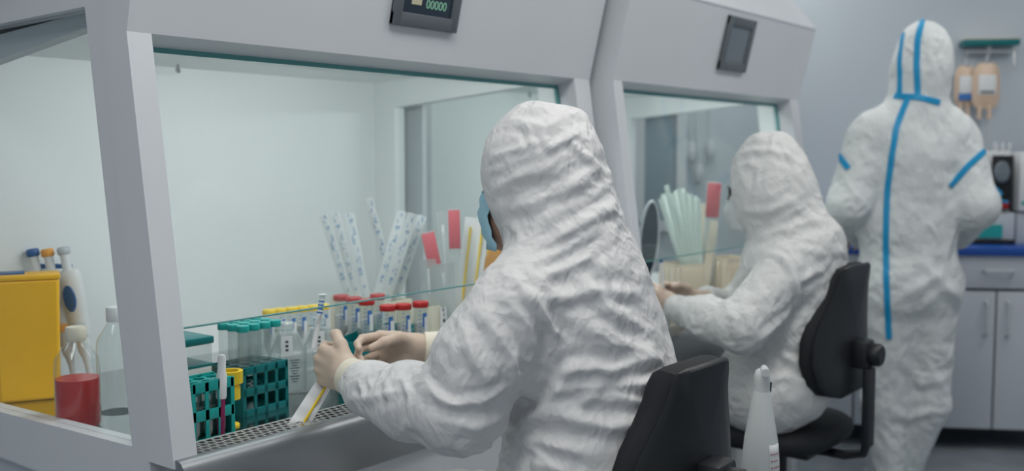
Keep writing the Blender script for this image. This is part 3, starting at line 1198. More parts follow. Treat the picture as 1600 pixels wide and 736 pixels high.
def hand_prims(Wp, a, n, s, curl, spread=0.0, thumb=None, scale=1.0, lens=None):
    """Wp wrist, a to the knuckles, n out of the back of the hand, s to the thumb side"""
    a = np.array(a, float); a /= np.linalg.norm(a)
    s = np.array(s, float); s -= a * (s @ a); s /= np.linalg.norm(s)
    n = np.array(n, float); n -= a * (n @ a); n -= s * (n @ s); n /= np.linalg.norm(n)
    Wp = np.array(Wp, float)
    K = scale

    def L(x, y, z):
        return Wp + K * (a * x + s * y + n * z)
    kn = [(0.086, 0.030, 0.002), (0.090, 0.009, 0.005), (0.085, -0.012, 0.003), (0.076, -0.031, -0.002)]
    fl = [(0.042, 0.026, 0.021), (0.046, 0.029, 0.022), (0.042, 0.027, 0.021), (0.033, 0.021, 0.019)]
    pr = []
    for i, (x, y, z) in enumerate(kn):
        pr.append(cone(L(0.004, y * 0.55, -0.003), L(x, y, z - 0.003), 0.018 * K, 0.0125 * K, 0.010))
    pr.append(cone(L(0.01, 0.016, -0.010), L(0.055, 0.030, -0.010), 0.019 * K, 0.015 * K, 0.012))
    pr.append(cone(L(0.01, -0.016, -0.010), L(0.06, -0.024, -0.010), 0.017 * K, 0.012 * K, 0.012))
    for i in range(4):
        p = L(*kn[i]) - n * 0.003 * K
        ang = 0.0
        c3 = curl[i]
        for j in range(3):
            ang += c3[j]
            sp = (1.5 - i) * spread
            d = a * math.cos(ang) - n * math.sin(ang) + s * sp
            d /= np.linalg.norm(d)
            q = p + d * fl[i][j] * K
            r0 = (0.0100, 0.0090, 0.0082)[j] * K * (0.9 if i == 3 else 1)
            r1 = (0.0092, 0.0083, 0.0070)[j] * K * (0.9 if i == 3 else 1)
            pr.append(cone(p, q, r0, r1, 0.003))
            p = q
    T = [L(0.018, 0.022, -0.008)] + [L(*q) for q in (thumb or [(0.048, 0.046, -0.014), (0.078, 0.052, -0.024), (0.100, 0.046, -0.036)])]
    rr = [0.016, 0.0125, 0.0108, 0.0085]
    for i in range(3):
        pr.append(cone(T[i], T[i + 1], rr[i] * K, rr[i + 1] * K, 0.006))
    return pr


# ---------- near seated person
pA = thing('person', 'person in white hooded coverall sitting nearest, working with gloved hands in the cabinet', 'person', (0.56, -0.48, 0))
HA = (0.542, -0.366, 1.222)
shL, elL, wrL = vec(0.400, -0.440, 1.035), vec(0.322, -0.375, 0.858), vec(0.352, -0.100, 0.862)
shR, elR, wrR = vec(0.725, -0.400, 1.045), vec(0.80, -0.30, 0.85), vec(0.615, -0.085, 0.880)
hipL, hipR = vec(0.47, -0.46, 0.585), vec(0.65, -0.46, 0.585)
knL, knR = vec(0.44, -0.06, 0.50), vec(0.68, -0.04, 0.50)
ftL, ftR = vec(0.44, -0.10, 0.10), vec(0.68, -0.08, 0.10)
LA, RA = body_under(pA, HA, 0.0, [
    ((0.56, -0.46, 1.02), (0.56, -0.47, 0.72), 0.12, 0.12), ((0.56, -0.46, 0.72), (0.56, -0.46, 0.60), 0.12, 0.12),
    (shL, elL, 0.050, 0.042), (elL, wrL, 0.042, 0.028), (shR, elR, 0.050, 0.042), (elR, wrR, 0.042, 0.028),
    (shL, shR, 0.06, 0.06), (hipL, knL, 0.075, 0.055), (hipR, knR, 0.075, 0.055), (knL, ftL, 0.05, 0.035), (knR, ftR, 0.05, 0.035)])
suitA = [
    # hood
    ell((0.545, -0.390, 1.285), (0.106, 0.118, 0.112), yawm(0.1), 0.03),
    ell((0.556, -0.392, 1.225), (0.100, 0.108, 0.115), yawm(0.05), 0.04),
    cone((0.520, -0.385, 1.368), (0.592, -0.435, 1.362), 0.024, 0.012, 0.045), cone((0.592, -0.435, 1.360), (0.585, -0.445, 1.27), 0.010, 0.04, 0.05),
    cone((0.560, -0.405, 1.20), (0.570, -0.440, 1.08), 0.092, 0.120, 0.04),
    ell((0.560, -0.458, 1.14), (0.108, 0.085, 0.11), None, 0.06),
    # trunk
    cone((0.450, -0.435, 1.058), (0.690, -0.425, 1.058), 0.080, 0.085, 0.05),
    ell((0.573, -0.455, 0.985), (0.172, 0.150, 0.17), None, 0.05),
    ell((0.588, -0.482, 0.850), (0.172, 0.165, 0.17), None, 0.07),
    ell((0.575, -0.485, 0.690), (0.185, 0.170, 0.17), None, 0.07),
    ell((0.560, -0.470, 0.600), (0.205, 0.185, 0.115), None, 0.06),
    # arms
    cone(shL, vec(0.350, -0.405, 0.95), 0.080, 0.084, 0.035), cone(vec(0.350, -0.405, 0.95), elL, 0.084, 0.082, 0.018),
    cone(elL, vec(0.335, -0.24, 0.850), 0.080, 0.066, 0.018), cone(vec(0.335, -0.24, 0.850), vec(0.350, -0.125, 0.852), 0.066, 0.052, 0.03),
    cone(vec(0.350, -0.125, 0.852), vec(0.356, -0.075, 0.857), 0.050, 0.036, 0.02),
    cone(shR, elR, 0.080, 0.075, 0.05), cone(elR, vec(0.69, -0.18, 0.865), 0.072, 0.060, 0.04),
    cone(vec(0.69, -0.18, 0.865), vec(0.628, -0.10, 0.878), 0.056, 0.044, 0.03),
    # legs
    cone(hipL, knL, 0.105, 0.085, 0.05), cone(hipR, knR, 0.105, 0.085, 0.05),
    cone(knL, ftL, 0.082, 0.065, 0.03), cone(knR, ftR, 0.082, 0.065, 0.03),
    # face opening
    cut((0.532, -0.242, 1.195), (0.072, 0.080, 0.108), None, 0.015),
]
regA = [
    ((0.57, -0.44, 1.12), 0.14, (0.9, 0.2, -0.45), 4.0, 0.090, 0.006),
    ((0.56, -0.50, 0.74), 0.20, (1.0, 0.1, -0.15), 3.5, 0.100, 0.008),
    ((0.69, -0.18, 0.87), 0.12, (0.5, 0.1, 0.9), 2.2, 0.060, 0.007),
    ((0.55, -0.25, 0.55), 0.30, (1, 0, 0.2), 2.5, 0.08, 0.010),
]
simA = ([((0.56, -0.40, 1.31), (-0.3, 0.1, 1.0), 0.8, 0.10), ((0.57, -0.45, 1.15), (0.5, -0.2, 1.0), 1.3, 0.10),
         ((0.45, -0.50, 1.00), (0.3, 0.3, 0.8), 0.7, 0.12), ((0.62, -0.50, 0.97), (0.6, -0.2, 0.8), 0.8, 0.12),
         ((0.56, -0.50, 0.75), (0.15, 0.0, 1.0), 1.5, 0.16), ((0.35, -0.42, 0.96), (0.7, -0.7, 0.2), 0.7, 0.09),
         ((0.33, -0.36, 0.87), (0.2, 0.5, 0.9), 1.0, 0.08), ((0.34, -0.18, 0.855), (0.2, 1.0, 0.2), 1.2, 0.10),
         ((0.69, -0.18, 0.87), (-0.6, 0.6, 0.0), 1.4, 0.12)], 0.026, 0.007, 85, (0.3, 0.25, -0.6))
foldsA = [
    # hood
    ([(752, 212), (800, 188), (850, 200), (905, 176)], 0.020, 0.010),
    ([(838, 200), (860, 232), (905, 208), (924, 186)], 0.013, 0.007),
    ([(762, 250), (810, 232), (858, 215)], 0.014, 0.006),
    ([(765, 300), (812, 275), (868, 262)], 0.018, 0.007),
    ([(772, 332), (830, 318), (900, 290), (940, 262)], 0.020, 0.008),
    ([(780, 390), (850, 385), (910, 352), (962, 318)], 0.022, 0.011),
    ([(822, 412), (890, 388), (945, 352), (978, 340)], 0.016, 0.009),
    ([(850, 432), (925, 400), (990, 372)], 0.018, 0.009),
    ([(800, 160), (822, 195), (835, 230)], 0.012, 0.006),
    ([(880, 175), (890, 220), (930, 260)], 0.013, 0.005),
    # back and shoulder
    ([(795, 430), (835, 470), (866, 520), (880, 575)], 0.020, 0.012),
    ([(785, 445), (820, 500), (838, 560)], 0.020, 0.008),
    ([(870, 470), (930, 452), (1005, 462)], 0.020, 0.008),
    ([(905, 500), (960, 540), (1035, 560)], 0.025, 0.010),
    ([(900, 430), (950, 480), (1010, 520)], 0.020, 0.008),
    ([(862, 590), (905, 578), (960, 578), (1030, 560)], 0.022, 0.014),
    ([(850, 610), (920, 605), (1000, 600), (1045, 588)], 0.020, 0.009),
    ([(800, 650), (880, 650), (955, 668), (1020, 655)], 0.022, 0.012),
    ([(790, 676), (870, 700), (945, 712)], 0.024, 0.011),
    ([(840, 640), (930, 625), (1020, 628)], 0.016, 0.008),
    ([(760, 700), (840, 725), (900, 736)], 0.02, 0.009),
    # upper arm and elbow
    ([(745, 480), (775, 520), (800, 560), (805, 610)], 0.020, 0.009),
    ([(722, 500), (740, 560), (770, 610)], 0.018, 0.008),
    ([(855, 585), (825, 620), (790, 650)], 0.018, 0.010),
    ([(660, 610), (700, 630), (750, 628), (800, 600)], 0.016, 0.011),
    ([(665, 596), (690, 622), (728, 640)], 0.012, 0.007),
    ([(700, 660), (745, 670), (790, 645)], 0.020, 0.008),
    ([(882, 556), (850, 605), (800, 655), (745, 700), (700, 724)], 0.022, -0.018),
    # forearm
    ([(598, 596), (610, 625), (606, 655)], 0.012, 0.008),
    ([(560, 600), (575, 630), (565, 655)], 0.012, 0.008),
    ([(625, 590), (640, 620), (640, 660)], 0.014, 0.007),
    ([(540, 620), (560, 650), (590, 670)], 0.012, 0.006),
]
build_body('coverall', suitA, 0.0052, 'tyvek_a', pA, regA, foldsA, seed=3, sim=simA)
# mask
mk = MB()
vs, fs = [], []
nu, nv = 13, 9
for j in range(nv):
    for i in range(nu):
        a_ = (i / (nu - 1) - 0.5) * 2
        b_ = j / (nv - 1)
        z = 0.005 - 0.105 * b_
        pleat = 0.003 * math.sin(b_ * PI * 6)
        bul = math.sin(min(1, b_ * 1.15) * PI) * 0.020
        y = 0.106 + bul * 0.7 - 0.065 * abs(a_) ** 2.2 + pleat - 0.010 * b_
        vs.append(LA(0.066 * a_, y, z + 0.01 * (1 - abs(a_)) * (1 - b_)))
for j in range(nv - 1):
    for i in range(nu - 1):
        q = j * nu + i
        fs.append((q, q + 1, q + nu + 1, q + nu))
mk.add([Vector(v) for v in vs], fs)
mo = mk.build('face_mask', 'mask', pA, 60, world=True)
sm = mo.modifiers.new('s', 'SOLIDIFY'); sm.thickness = 0.002

# gloves
dL = vec(0.004, 0.10, 0.016)
hl = hand_prims(vec(0.360, -0.052, 0.866), dL, (-1, 0.05, 0.12), (0.12, -0.15, 1),
                [(0.75, 0.95, 0.6), (0.95, 1.1, 0.6), (1.05, 1.15, 0.6), (1.1, 1.15, 0.7)],
                thumb=[(0.050, 0.050, -0.012), (0.080, 0.062, -0.022), (0.104, 0.058, -0.036)])
hl += [cone(vec(0.357, -0.095, 0.860), vec(0.360, -0.048, 0.866), 0.031, 0.028, 0.02)]
gl, _, _ = build_body('glove', hl, 0.0018, 'glove', pA)
gl['label'] = 'cream latex glove on the left hand'
mb = MB()
ax = (vec(0.360, -0.040, 0.867) - vec(0.357, -0.092, 0.860))
mb.tube([vec(0.357, -0.105, 0.858), vec(0.3575, -0.085, 0.861), vec(0.359, -0.062, 0.864), vec(0.360, -0.052, 0.866)], [0.040, 0.0385, 0.0355, 0.0345], 24, 1.1)
mb.build('cuff', 'cuff', gl, 60, world=True)
hr = hand_prims(vec(0.580, -0.035, 0.885), (-0.115, 0.085, 0.012), (0.5, 0.75, 0.35), (-0.25, -0.25, 1),
                [(0.35, 0.75, 0.5), (0.55, 0.8, 0.5), (0.8, 0.8, 0.5), (0.95, 0.8, 0.5)],
                thumb=[(0.050, 0.040, -0.024), (0.082, 0.034, -0.036), (0.108, 0.024, -0.044)])
hr += [cone(vec(0.625, -0.070, 0.880), vec(0.580, -0.035, 0.885), 0.033, 0.029, 0.02)]
gr, _, _ = build_body('glove', hr, 0.0018, 'glove', pA)
mb = MB()
mb.tube([vec(0.640, -0.085, 0.878), vec(0.620, -0.068, 0.880), vec(0.597, -0.050, 0.883), vec(0.588, -0.043, 0.884)], [0.041, 0.039, 0.036, 0.0345], 24, 1.1)
mb.build('cuff', 'cuff', gr, 60, world=True)
for ft in (ftL, ftR):
    pr = [cone(ft + vec(0, -0.02, -0.04), ft + vec(0, 0.15, -0.065), 0.052, 0.032, 0.02)]
    build_body('shoe_cover', pr, 0.008, 'sole', pA)

# ---------- farther seated person
pB = thing('person', 'person in white hooded coverall with glasses, sitting at the farther cabinet', 'person', at(1245, 470, 3.05).to_2d().to_3d())
yB = math.radians(14)
HB = vec(*at(1195, 306, 3.10))
P_ = lambda u, v, t: vec(*at(u, v, t))
shl, ell_, wrl = P_(1222, 432, 2.93), P_(1158, 512, 2.86), P_(1062, 482, 3.08)
shr = P_(1215, 400, 3.27); elr = P_(1150, 490, 3.42); wrr = P_(1088, 468, 3.28)
bodyc = P_(1245, 470, 3.06)
hpl, hpr = P_(1195, 625, 3.0), P_(1190, 605, 3.18)
kll, klr = P_(1115, 640, 3.30), P_(1130, 620, 3.52)
fl_, fr_ = kll.copy(), klr.copy(); fl_[2] = 0.1; fr_[2] = 0.1
LB, RB = body_under(pB, HB, yB, [
    (P_(1235, 420, 3.08), P_(1212, 590, 3.08), 0.10, 0.10), (shl, ell_, 0.048, 0.04), (ell_, wrl, 0.04, 0.028),
    (shr, elr, 0.048, 0.04), (elr, wrr, 0.04, 0.028), (shl, shr, 0.06, 0.06), (hpl, kll, 0.075, 0.055), (hpr, klr, 0.075, 0.055),
    (kll, fl_, 0.05, 0.035), (klr, fr_, 0.05, 0.035)])
suitB = [
    ell(P_(1203, 280, 3.10), (0.110, 0.126, 0.128), yawm(yB), 0.03),
    ell(P_(1206, 315, 3.08), (0.105, 0.118, 0.115), yawm(yB), 0.05),
    cone(P_(1190, 228, 3.10), P_(1215, 226, 3.10), 0.03, 0.03, 0.06),
    cone(P_(1225, 330, 3.07), P_(1250, 385, 3.05), 0.10, 0.13, 0.06),
    cone(P_(1228, 412, 2.97), P_(1226, 400, 3.22), 0.082, 0.082, 0.05),
    ell(P_(1236, 430, 3.08), (0.165, 0.150, 0.16), yawm(yB), 0.06),
    ell(P_(1228, 505, 3.07), (0.170, 0.150, 0.17), yawm(yB), 0.06),
    ell(P_(1210, 595, 3.07), (0.185, 0.175, 0.15), yawm(yB), 0.06),
    cone(shl, ell_, 0.078, 0.074, 0.03), cone(ell_, P_(1105, 498, 2.97), 0.072, 0.060, 0.02), cone(P_(1105, 498, 2.97), P_(1058, 482, 3.07), 0.062, 0.042, 0.03),
    cone(shr, elr, 0.08, 0.07, 0.05), cone(elr, P_(1105, 468, 3.3), 0.066, 0.045, 0.03),
    cone(hpl, kll, 0.10, 0.085, 0.05), cone(hpr, klr, 0.10, 0.085, 0.05), cone(kll, fl_, 0.08, 0.065, 0.03), cone(klr, fr_, 0.08, 0.065, 0.03),
    cut(tuple(HB + RB @ vec(0, 0.128, -0.012)), (0.066, 0.080, 0.095), RB, 0.02),
]
regB = [
    (P_(1240, 380, 3.0), 0.14, (0.7, 0.2, -0.6), 4.0, 0.09, 0.006),
    (P_(1230, 560, 2.98), 0.20, (1.0, 0.1, -0.1), 3.5, 0.10, 0.008),
]
simB = ([(P_(1200, 270, 3.05), (0.3, 0, 1), 0.9, 0.10), (P_(1235, 360, 3.0), (0.5, -0.2, 1), 1.3, 0.10), (P_(1270, 450, 3.0), (0.3, 0.3, 0.9), 0.8, 0.13),
         (P_(1220, 570, 3.0), (0.1, 0, 1), 1.5, 0.16), (P_(1190, 470, 2.9), (0.7, -0.6, 0.3), 0.8, 0.10), (P_(1100, 495, 3.0), (-0.6, 0.6, 0), 1.2, 0.10)], 0.022, 0.007, 70, (0.3, 0.25, -0.6))
foldsB = [
    ([(1145, 250), (1180, 235), (1225, 240), (1255, 262)], 0.022, 0.010),
    ([(1160, 330), (1205, 330), (1250, 305)], 0.02, 0.010),
    ([(1180, 375), (1230, 360), (1285, 340)], 0.024, 0.012),
    ([(1195, 392), (1225, 405), (1242, 440), (1245, 490)], 0.018, 0.010),
    ([(1150, 548), (1200, 520), (1240, 480)], 0.022, 0.012),
    ([(1185, 545), (1230, 560), (1262, 575)], 0.02, 0.010),
    ([(1180, 600), (1230, 590), (1275, 600)], 0.02, 0.008),
    ([(1250, 440), (1290, 420), (1325, 430)], 0.02, 0.009),
    ([(1130, 470), (1150, 500), (1150, 535)], 0.02, 0.008),
    ([(1165, 215), (1185, 260), (1180, 300)], 0.015, 0.007),
    ([(1215, 215), (1240, 260), (1262, 300)], 0.015, 0.006),
]
build_body('coverall', suitB, 0.0065, 'tyvek_b', pB, regB, foldsB, seed=21, sim=simB)
# mask, glasses, eyebrow
vs = []
for j in range(nv):
    for i in range(nu):
        a_ = (i / (nu - 1) - 0.5) * 2
        b_ = j / (nv - 1)
        vs.append(Vector(LB(0.066 * a_, 0.108 + math.sin(min(1, b_ * 1.15) * PI) * 0.014 - 0.06 * abs(a_) ** 2.2 + 0.003 * math.sin(b_ * PI * 6), -0.002 - 0.105 * b_)))
mk = MB(); mk.add(vs, fs)
mo = mk.build('face_mask', 'mask_w', pB, 60, world=True)
sm = mo.modifiers.new('s', 'SOLIDIFY'); sm.thickness = 0.002
mb = MB()
for sx in (-1, 1):
    ring = [LB(sx * 0.034 + 0.027 * math.cos(a), 0.106 - 0.012 * abs(math.cos(a)) * (1 if math.cos(a) * sx > 0 else 0), 0.008 + 0.019 * math.sin(a)) for a in [2 * PI * k / 20 for k in range(21)]]
    mb.tube(ring, 0.0024, 6)
    mb.tube([LB(sx * 0.062, 0.094, 0.014), LB(sx * 0.078, 0.05, 0.012), LB(sx * 0.08, -0.01, 0.006)], 0.0026, 6)
mb.tube([LB(-0.008, 0.108, 0.010), LB(0.008, 0.108, 0.010)], 0.0022, 6)
go = mb.build('glasses', 'black', pB, 60, world=True)
for sx in (-1, 1):
    mb = MB()
    mb.tube([LB(sx * 0.014, 0.091, 0.037), LB(sx * 0.032, 0.089, 0.044), LB(sx * 0.05, 0.078, 0.038)], 0.0045, 8)
    mb.build('eyebrow', 'hair', pB, 60, world=True)
hb = hand_prims(P_(1047, 474, 3.11), (F * 0.25 - R * 0.75 + Vector((0, 0, 0.12))), (-0.35, -0.75, 0.35), (0, 0, 1),
                [(0.6, 1.0, 0.6), (0.85, 1.1, 0.6), (1.0, 1.1, 0.6), (1.05, 1.1, 0.7)], scale=0.86,
                thumb=[(0.045, 0.040, -0.016), (0.072, 0.046, -0.028), (0.094, 0.040, -0.042)])
hb += [cone(P_(1060, 481, 3.08), P_(1047, 474, 3.11), 0.034, 0.027, 0.02)]
g_, _, _ = build_body('glove', hb, 0.0025, 'glove', pB)
hb2 = hand_prims(P_(1085, 468, 3.26), (-R * 0.8 - F * 0.05 + Vector((0, 0, 0.28))), (0.3, 0.5, 0.6), (-0.2, -0.5, 0.8),
                 [(0.35, 0.7, 0.5), (0.5, 0.8, 0.5), (0.7, 0.8, 0.5), (0.8, 0.8, 0.5)], scale=0.92)
hb2 += [cone(P_(1100, 470, 3.27), P_(1085, 468, 3.26), 0.036, 0.028, 0.02)]
g_, _, _ = build_body('glove', hb2, 0.0025, 'glove', pB)
for ft in (fl_, fr_):
    build_body('shoe_cover', [cone(ft + vec(0, -0.02, -0.04), ft + vec(-0.03, 0.15, -0.065), 0.052, 0.032, 0.02)], 0.008, 'sole', pB)

# ---------- standing person
TC = 3.85
pC = thing('person', 'standing person seen from behind, white coverall with blue taped seams', 'person', at(1410, 700, TC).to_2d().to_3d())
yC = math.atan2(F.y, F.x) - PI / 2 - math.radians(3)
HC = P_(1441, 100, TC)
sl, el2, wl2 = P_(1352, 222, TC), P_(1327, 318, TC - 0.04), P_(1345, 372, TC + 0.28)
sr, er2, wr2 = P_(1500, 226, TC), P_(1522, 322, TC - 0.06), P_(1500, 372, TC + 0.26)
h1, h2 = P_(1390, 470, TC), P_(1452, 470, TC)
k1, k2 = P_(1382, 632, TC + 0.03), P_(1446, 630, TC + 0.03)
f1, f2 = P_(1384, 765, TC + 0.02), P_(1412, 765, TC + 0.10)
f1[2] = f2[2] = 0.09
body_under(pC, HC, yC, [
    (P_(1425, 230, TC), P_(1420, 400, TC), 0.095, 0.095), (P_(1420, 400, TC), P_(1420, 450, TC), 0.095, 0.095), (sl, el2, 0.045, 0.04), (el2, wl2, 0.04, 0.024),
    (sr, er2, 0.045, 0.04), (er2, wr2, 0.04, 0.024), (sl, sr, 0.045, 0.045), (h1, k1, 0.08, 0.055), (h2, k2, 0.08, 0.055), (k1, f1, 0.05, 0.035), (k2, f2, 0.05, 0.035)])
ym = yawm(yC)
suitC = [
    ell(P_(1443, 88, TC), (0.098, 0.120, 0.132), ym, 0.03),
    ell(P_(1440, 112, TC), (0.092, 0.115, 0.105), ym, 0.03),
    cone(P_(1437, 120, TC), P_(1432, 170, TC), 0.098, 0.115, 0.05),
    cone(P_(1370, 205, TC), P_(1483, 207, TC), 0.088, 0.088, 0.06),
    ell(P_(1422, 250, TC), (0.200, 0.135, 0.19), ym, 0.05),
    ell(P_(1418, 350, TC), (0.188, 0.135, 0.22), ym, 0.07),
    ell(P_(1422, 440, TC), (0.200, 0.150, 0.15), ym, 0.07),
    cone(sl, el2, 0.078, 0.078, 0.035), cone(el2, wl2, 0.078, 0.045, 0.03), cone(sr, er2, 0.080, 0.085, 0.035), cone(er2, wr2, 0.085, 0.045, 0.03),
    cone(h1, k1, 0.105, 0.085, 0.04), cone(h2, k2, 0.105, 0.085, 0.04), cone(k1, f1, 0.085, 0.07, 0.03), cone(k2, f2, 0.085, 0.07, 0.03),
    cut(tuple(HC + ym @ vec(0, 0.135, 0)), (0.062, 0.08, 0.095), ym, 0.02),
]
regC = [
    (P_(1420, 240, TC - .1), 0.22, (0.1, 0, 1), 4.0, 0.12, 0.010),
    (P_(1440, 420, TC - .1), 0.25, (R.x, R.y, -0.5), 3.0, 0.13, 0.012),
    (P_(1410, 590, TC - .1), 0.30, (R.x, R.y, -1.5), 2.6, 0.11, 0.014),
]
simC = ([(P_(1440, 100, TC), (R.x, R.y, 0), 0.8, 0.12), (P_(1420, 220, TC), (R.x, R.y, 0.2), 1.0, 0.16), (P_(1425, 420, TC), (0.5 * R.x, 0.5 * R.y, 0.9), 1.0, 0.22),
         (P_(1520, 310, TC), (0, 0, 1), 1.3, 0.12), (P_(1325, 300, TC), (0, 0, 1), 1.3, 0.12), (P_(1410, 600, TC), (0.4 * R.x, 0.4 * R.y, 1), 1.3, 0.26)], 0.020, 0.008, 70, (0.0, 0.0, 1.0))
foldsC = [
    ([(1440, 405), (1480, 450), (1500, 470)], 0.04, 0.015),
    ([(1400, 470), (1450, 440), (1500, 410)], 0.035, 0.012),
    ([(1410, 560), (1440, 600), (1470, 590)], 0.035, 0.012),
    ([(1390, 640), (1420, 655), (1460, 640)], 0.03, 0.012),
    ([(1480, 300), (1490, 360), (1480, 420)], 0.03, 0.012),
]
suitC_o, VC, QC = build_body('coverall', suitC, 0.008, 'tyvek_c', pC, regC, foldsC, seed=41, sim=simC)
tw = 0.024
for pl in ([(1441, 32), (1434, 60), (1432, 100), (1434, 148)],
           [(1412, 48), (1406, 90), (1406, 146)],
           [(1398, 150), (1434, 152), (1468, 160)],
           [(1418, 154), (1400, 200), (1394, 240), (1386, 300), (1384, 380), (1385, 440), (1389, 530)],
           [(1538, 236), (1510, 262), (1484, 292)],
           [(1310, 238), (1316, 250), (1326, 264)]):
    ribbon(VC, QC, pl, tw, pC, 'seam_tape')
for (wv, sg) in ((wl2, 1), (wr2, -1)):
    hp = hand_prims(wv + vec(*(F * 0.03)), (F + Vector((0, 0, -0.1))), (0, 0, 1), R * sg, [(0.3, 0.4, 0.3)] * 4, 0.05)
    hp += [cone(wv, wv + vec(*(F * 0.035)), 0.034, 0.028, 0.02)]
    build_body('glove', hp, 0.004, 'glove', pC)
for ft in (f1, f2):
    build_body('shoe_cover', [cone(ft + vec(*(F * -0.03)) + vec(0, 0, -0.03), ft + vec(*(F * 0.15)) + vec(0, 0, -0.055), 0.055, 0.035, 0.02)], 0.008, 'sole', pC)


# ================================================================== CHAIRS
def make_chair(name, label, loc, rz, w=0.42, zt=0.94, zb=0.60):
    """facing +Y; origin on the floor under the seat"""
    t = thing(name, label, 'office chair', loc, rz)
    # backrest: padded front, plastic shell; outline with a waisted, rounded shape
    def outline(sc_=1.0):
        pts = []
        H_ = zt - zb
        ctrl = [(0.26, 0.0), (0.40, 0.035), (0.48, 0.12), (0.52, 0.28), (0.505, 0.44), (0.45, 0.58), (0.37, 0.71), (0.31, 0.83), (0.285, 0.93), (0.25, 0.985), (0.18, 1.0)]
        for x, z in ctrl:
            pts.append((x * w * sc_, zb + z * H_))
        return pts + [(-x, z) for x, z in reversed(pts)]

    def curved(out_, y0, y1, curve, name_, m_):
        mb = MB()
        k = len(out_)
        cz = (zt + zb) / 2
        vs, fs_ = [], []
        layers = [(0.90, y0), (0.98, y0 - 0.25 * (y0 - y1)), (1.0, (y0 + y1) / 2), (0.98, y1 + 0.25 * (y0 - y1)), (0.92, y1)]
        rings = []
        for s_, y in layers:
            ring = []
            for x, z in out_:
                X = x * s_; Z = cz + (z - cz) * (0.5 + 0.5 * s_)
                ring.append(Vector((X, y + curve * (X / (w / 2)) ** 2 - 0.25 * (Z - cz) ** 2 * 2, Z)))
            rings.append(ring)
        for ring in rings:
            vs += ring
        for i in range(len(rings) - 1):
            for j in range(k):
                j2 = (j + 1) % k
                fs_.append((i * k + j, i * k + j2, (i + 1) * k + j2, (i + 1) * k + j))
        # concentric caps so that the curved faces stay smooth
        def capp(ringi, flip):
            base = ringi * k
            prev_i = list(range(base, base + k))
            y = layers[ringi][1]
            for s2 in (0.7, 0.4, 0.12):
                cur = []
                for x, z in out_:
                    s_ = layers[ringi][0] * s2
                    X = x * s_; Z = cz + (z - cz) * (0.5 + 0.5 * layers[ringi][0]) * s2
                    cur.append(len(vs)); vs.append(Vector((X, y + curve * (X / (w / 2)) ** 2 - 0.5 * (Z - cz) ** 2 + (0.006 if not flip else -0.006) * (1 - s2), Z)))
                for j in range(k):
                    j2 = (j + 1) % k
                    q = (prev_i[j], prev_i[j2], cur[j2], cur[j])
                    fs_.append(q if flip else tuple(reversed(q)))
                prev_i = cur
            fs_.append(tuple(prev_i) if flip else tuple(reversed(prev_i)))
        capp(0, False)
        capp(len(rings) - 1, True)
        mb.add(vs, fs_)
        return mb.build(name_, m_, t, 35)
    curved(outline(1.0), -0.135, -0.185, 0.035, 'backrest', 'fabric')
    curved(outline(1.0), -0.183, -0.200, 0.035, 'back_shell', 'black')
    zk = zb + 0.12
    mb = MB()
    mb.box((0, -0.225, zk), (0.075, 0.05, 0.085), 0.012)
    mb.build('back_bracket', 'black', t)
    mb = MB(); mb.lathe([(0.030, -0.02), (0.034, -0.012), (0.034, 0.012), (0.028, 0.02)], (0, -0.262, zk), 20, Matrix.Rotation(PI / 2, 3, 'X'))
    mb.build('knob', 'black', t)
    mb = MB()
    mb.box((0, -0.245, 0.56), (0.06, 0.022, 0.24), 0.006)
    mb.tube([(0, -0.245, 0.46), (0, -0.235, 0.42), (0, -0.18, 0.405), (0, -0.02, 0.405)], 0.022, 12, 0.6)
    mb.build('back_bar', 'black', t)
    # seat
    mb = MB()
    n_ = 32
    prof = [(0.86, 0.425), (0.97, 0.435), (1.0, 0.455), (0.985, 0.475), (0.90, 0.49), (0.6, 0.493), (0.2, 0.49)]
    vs, fs_ = [], []
    for s_, z in prof:
        for j in range(n_):
            a = 2 * PI * j / n_
            c_, s2 = math.cos(a), math.sin(a)
            ex = 0.55
            X = 0.235 * s_ * math.copysign(abs(c_) ** ex, c_)
            Y = 0.225 * s_ * math.copysign(abs(s2) ** ex, s2) + 0.06
            vs.append(Vector((X, Y, z)))
    for i in range(len(prof) - 1):
        for j in range(n_):
            j2 = (j + 1) % n_
            fs_.append((i * n_ + j, i * n_ + j2, (i + 1) * n_ + j2, (i + 1) * n_ + j))
    fs_.append(tuple(reversed(range(n_))))
    fs_.append(tuple(range((len(prof) - 1) * n_, len(prof) * n_)))
    mb.add(vs, fs_)
    mb.build('seat', 'fabric', t, 50)
    mb = MB(); mb.box((0, 0.02, 0.408), (0.18, 0.24, 0.035), 0.008)
    mb.build('seat_mount', 'black', t)
    mb = MB(); mb.tube([(0.08, 0.04, 0.405), (0.20, 0.04, 0.400), (0.25, 0.04, 0.395)], [0.006, 0.006, 0.010], 8)
    mb.build('lever', 'black', t)
    mb = MB(); mb.lathe([(0.032, 0.09), (0.032, 0.22), (0.026, 0.225), (0.026, 0.29), (0.016, 0.295), (0.016, 0.40)], (0, 0.02, 0), 20)
    mb.build('gas_lift', 'black', t)
    for k in range(5):
        a = 2 * PI * k / 5 + 0.3
        d = Vector((math.cos(a), math.sin(a), 0))
        o_ = Vector((0, 0.02, 0))
        mb = MB(); mb.tube([o_ + d * 0.02 + Vector((0, 0, 0.115)), o_ + d * 0.15 + Vector((0, 0, 0.105)), o_ + d * 0.29 + Vector((0, 0, 0.08))], [0.026, 0.022, 0.016], 10, 0.7)
        lg = mb.build('leg', 'black', t)
        mb = MB()
        c_ = o_ + d * 0.285 + Vector((0, 0, 0.027))
        tn = Vector((-d.y, d.x, 0))
        mr = tn.to_track_quat('Z', 'Y').to_matrix()
        for sg in (-1, 1):
            mb.lathe([(0.022, -0.008), (0.027, -0.005), (0.027, 0.005), (0.022, 0.008)], c_ + tn * 0.014 * sg, 16, mr)
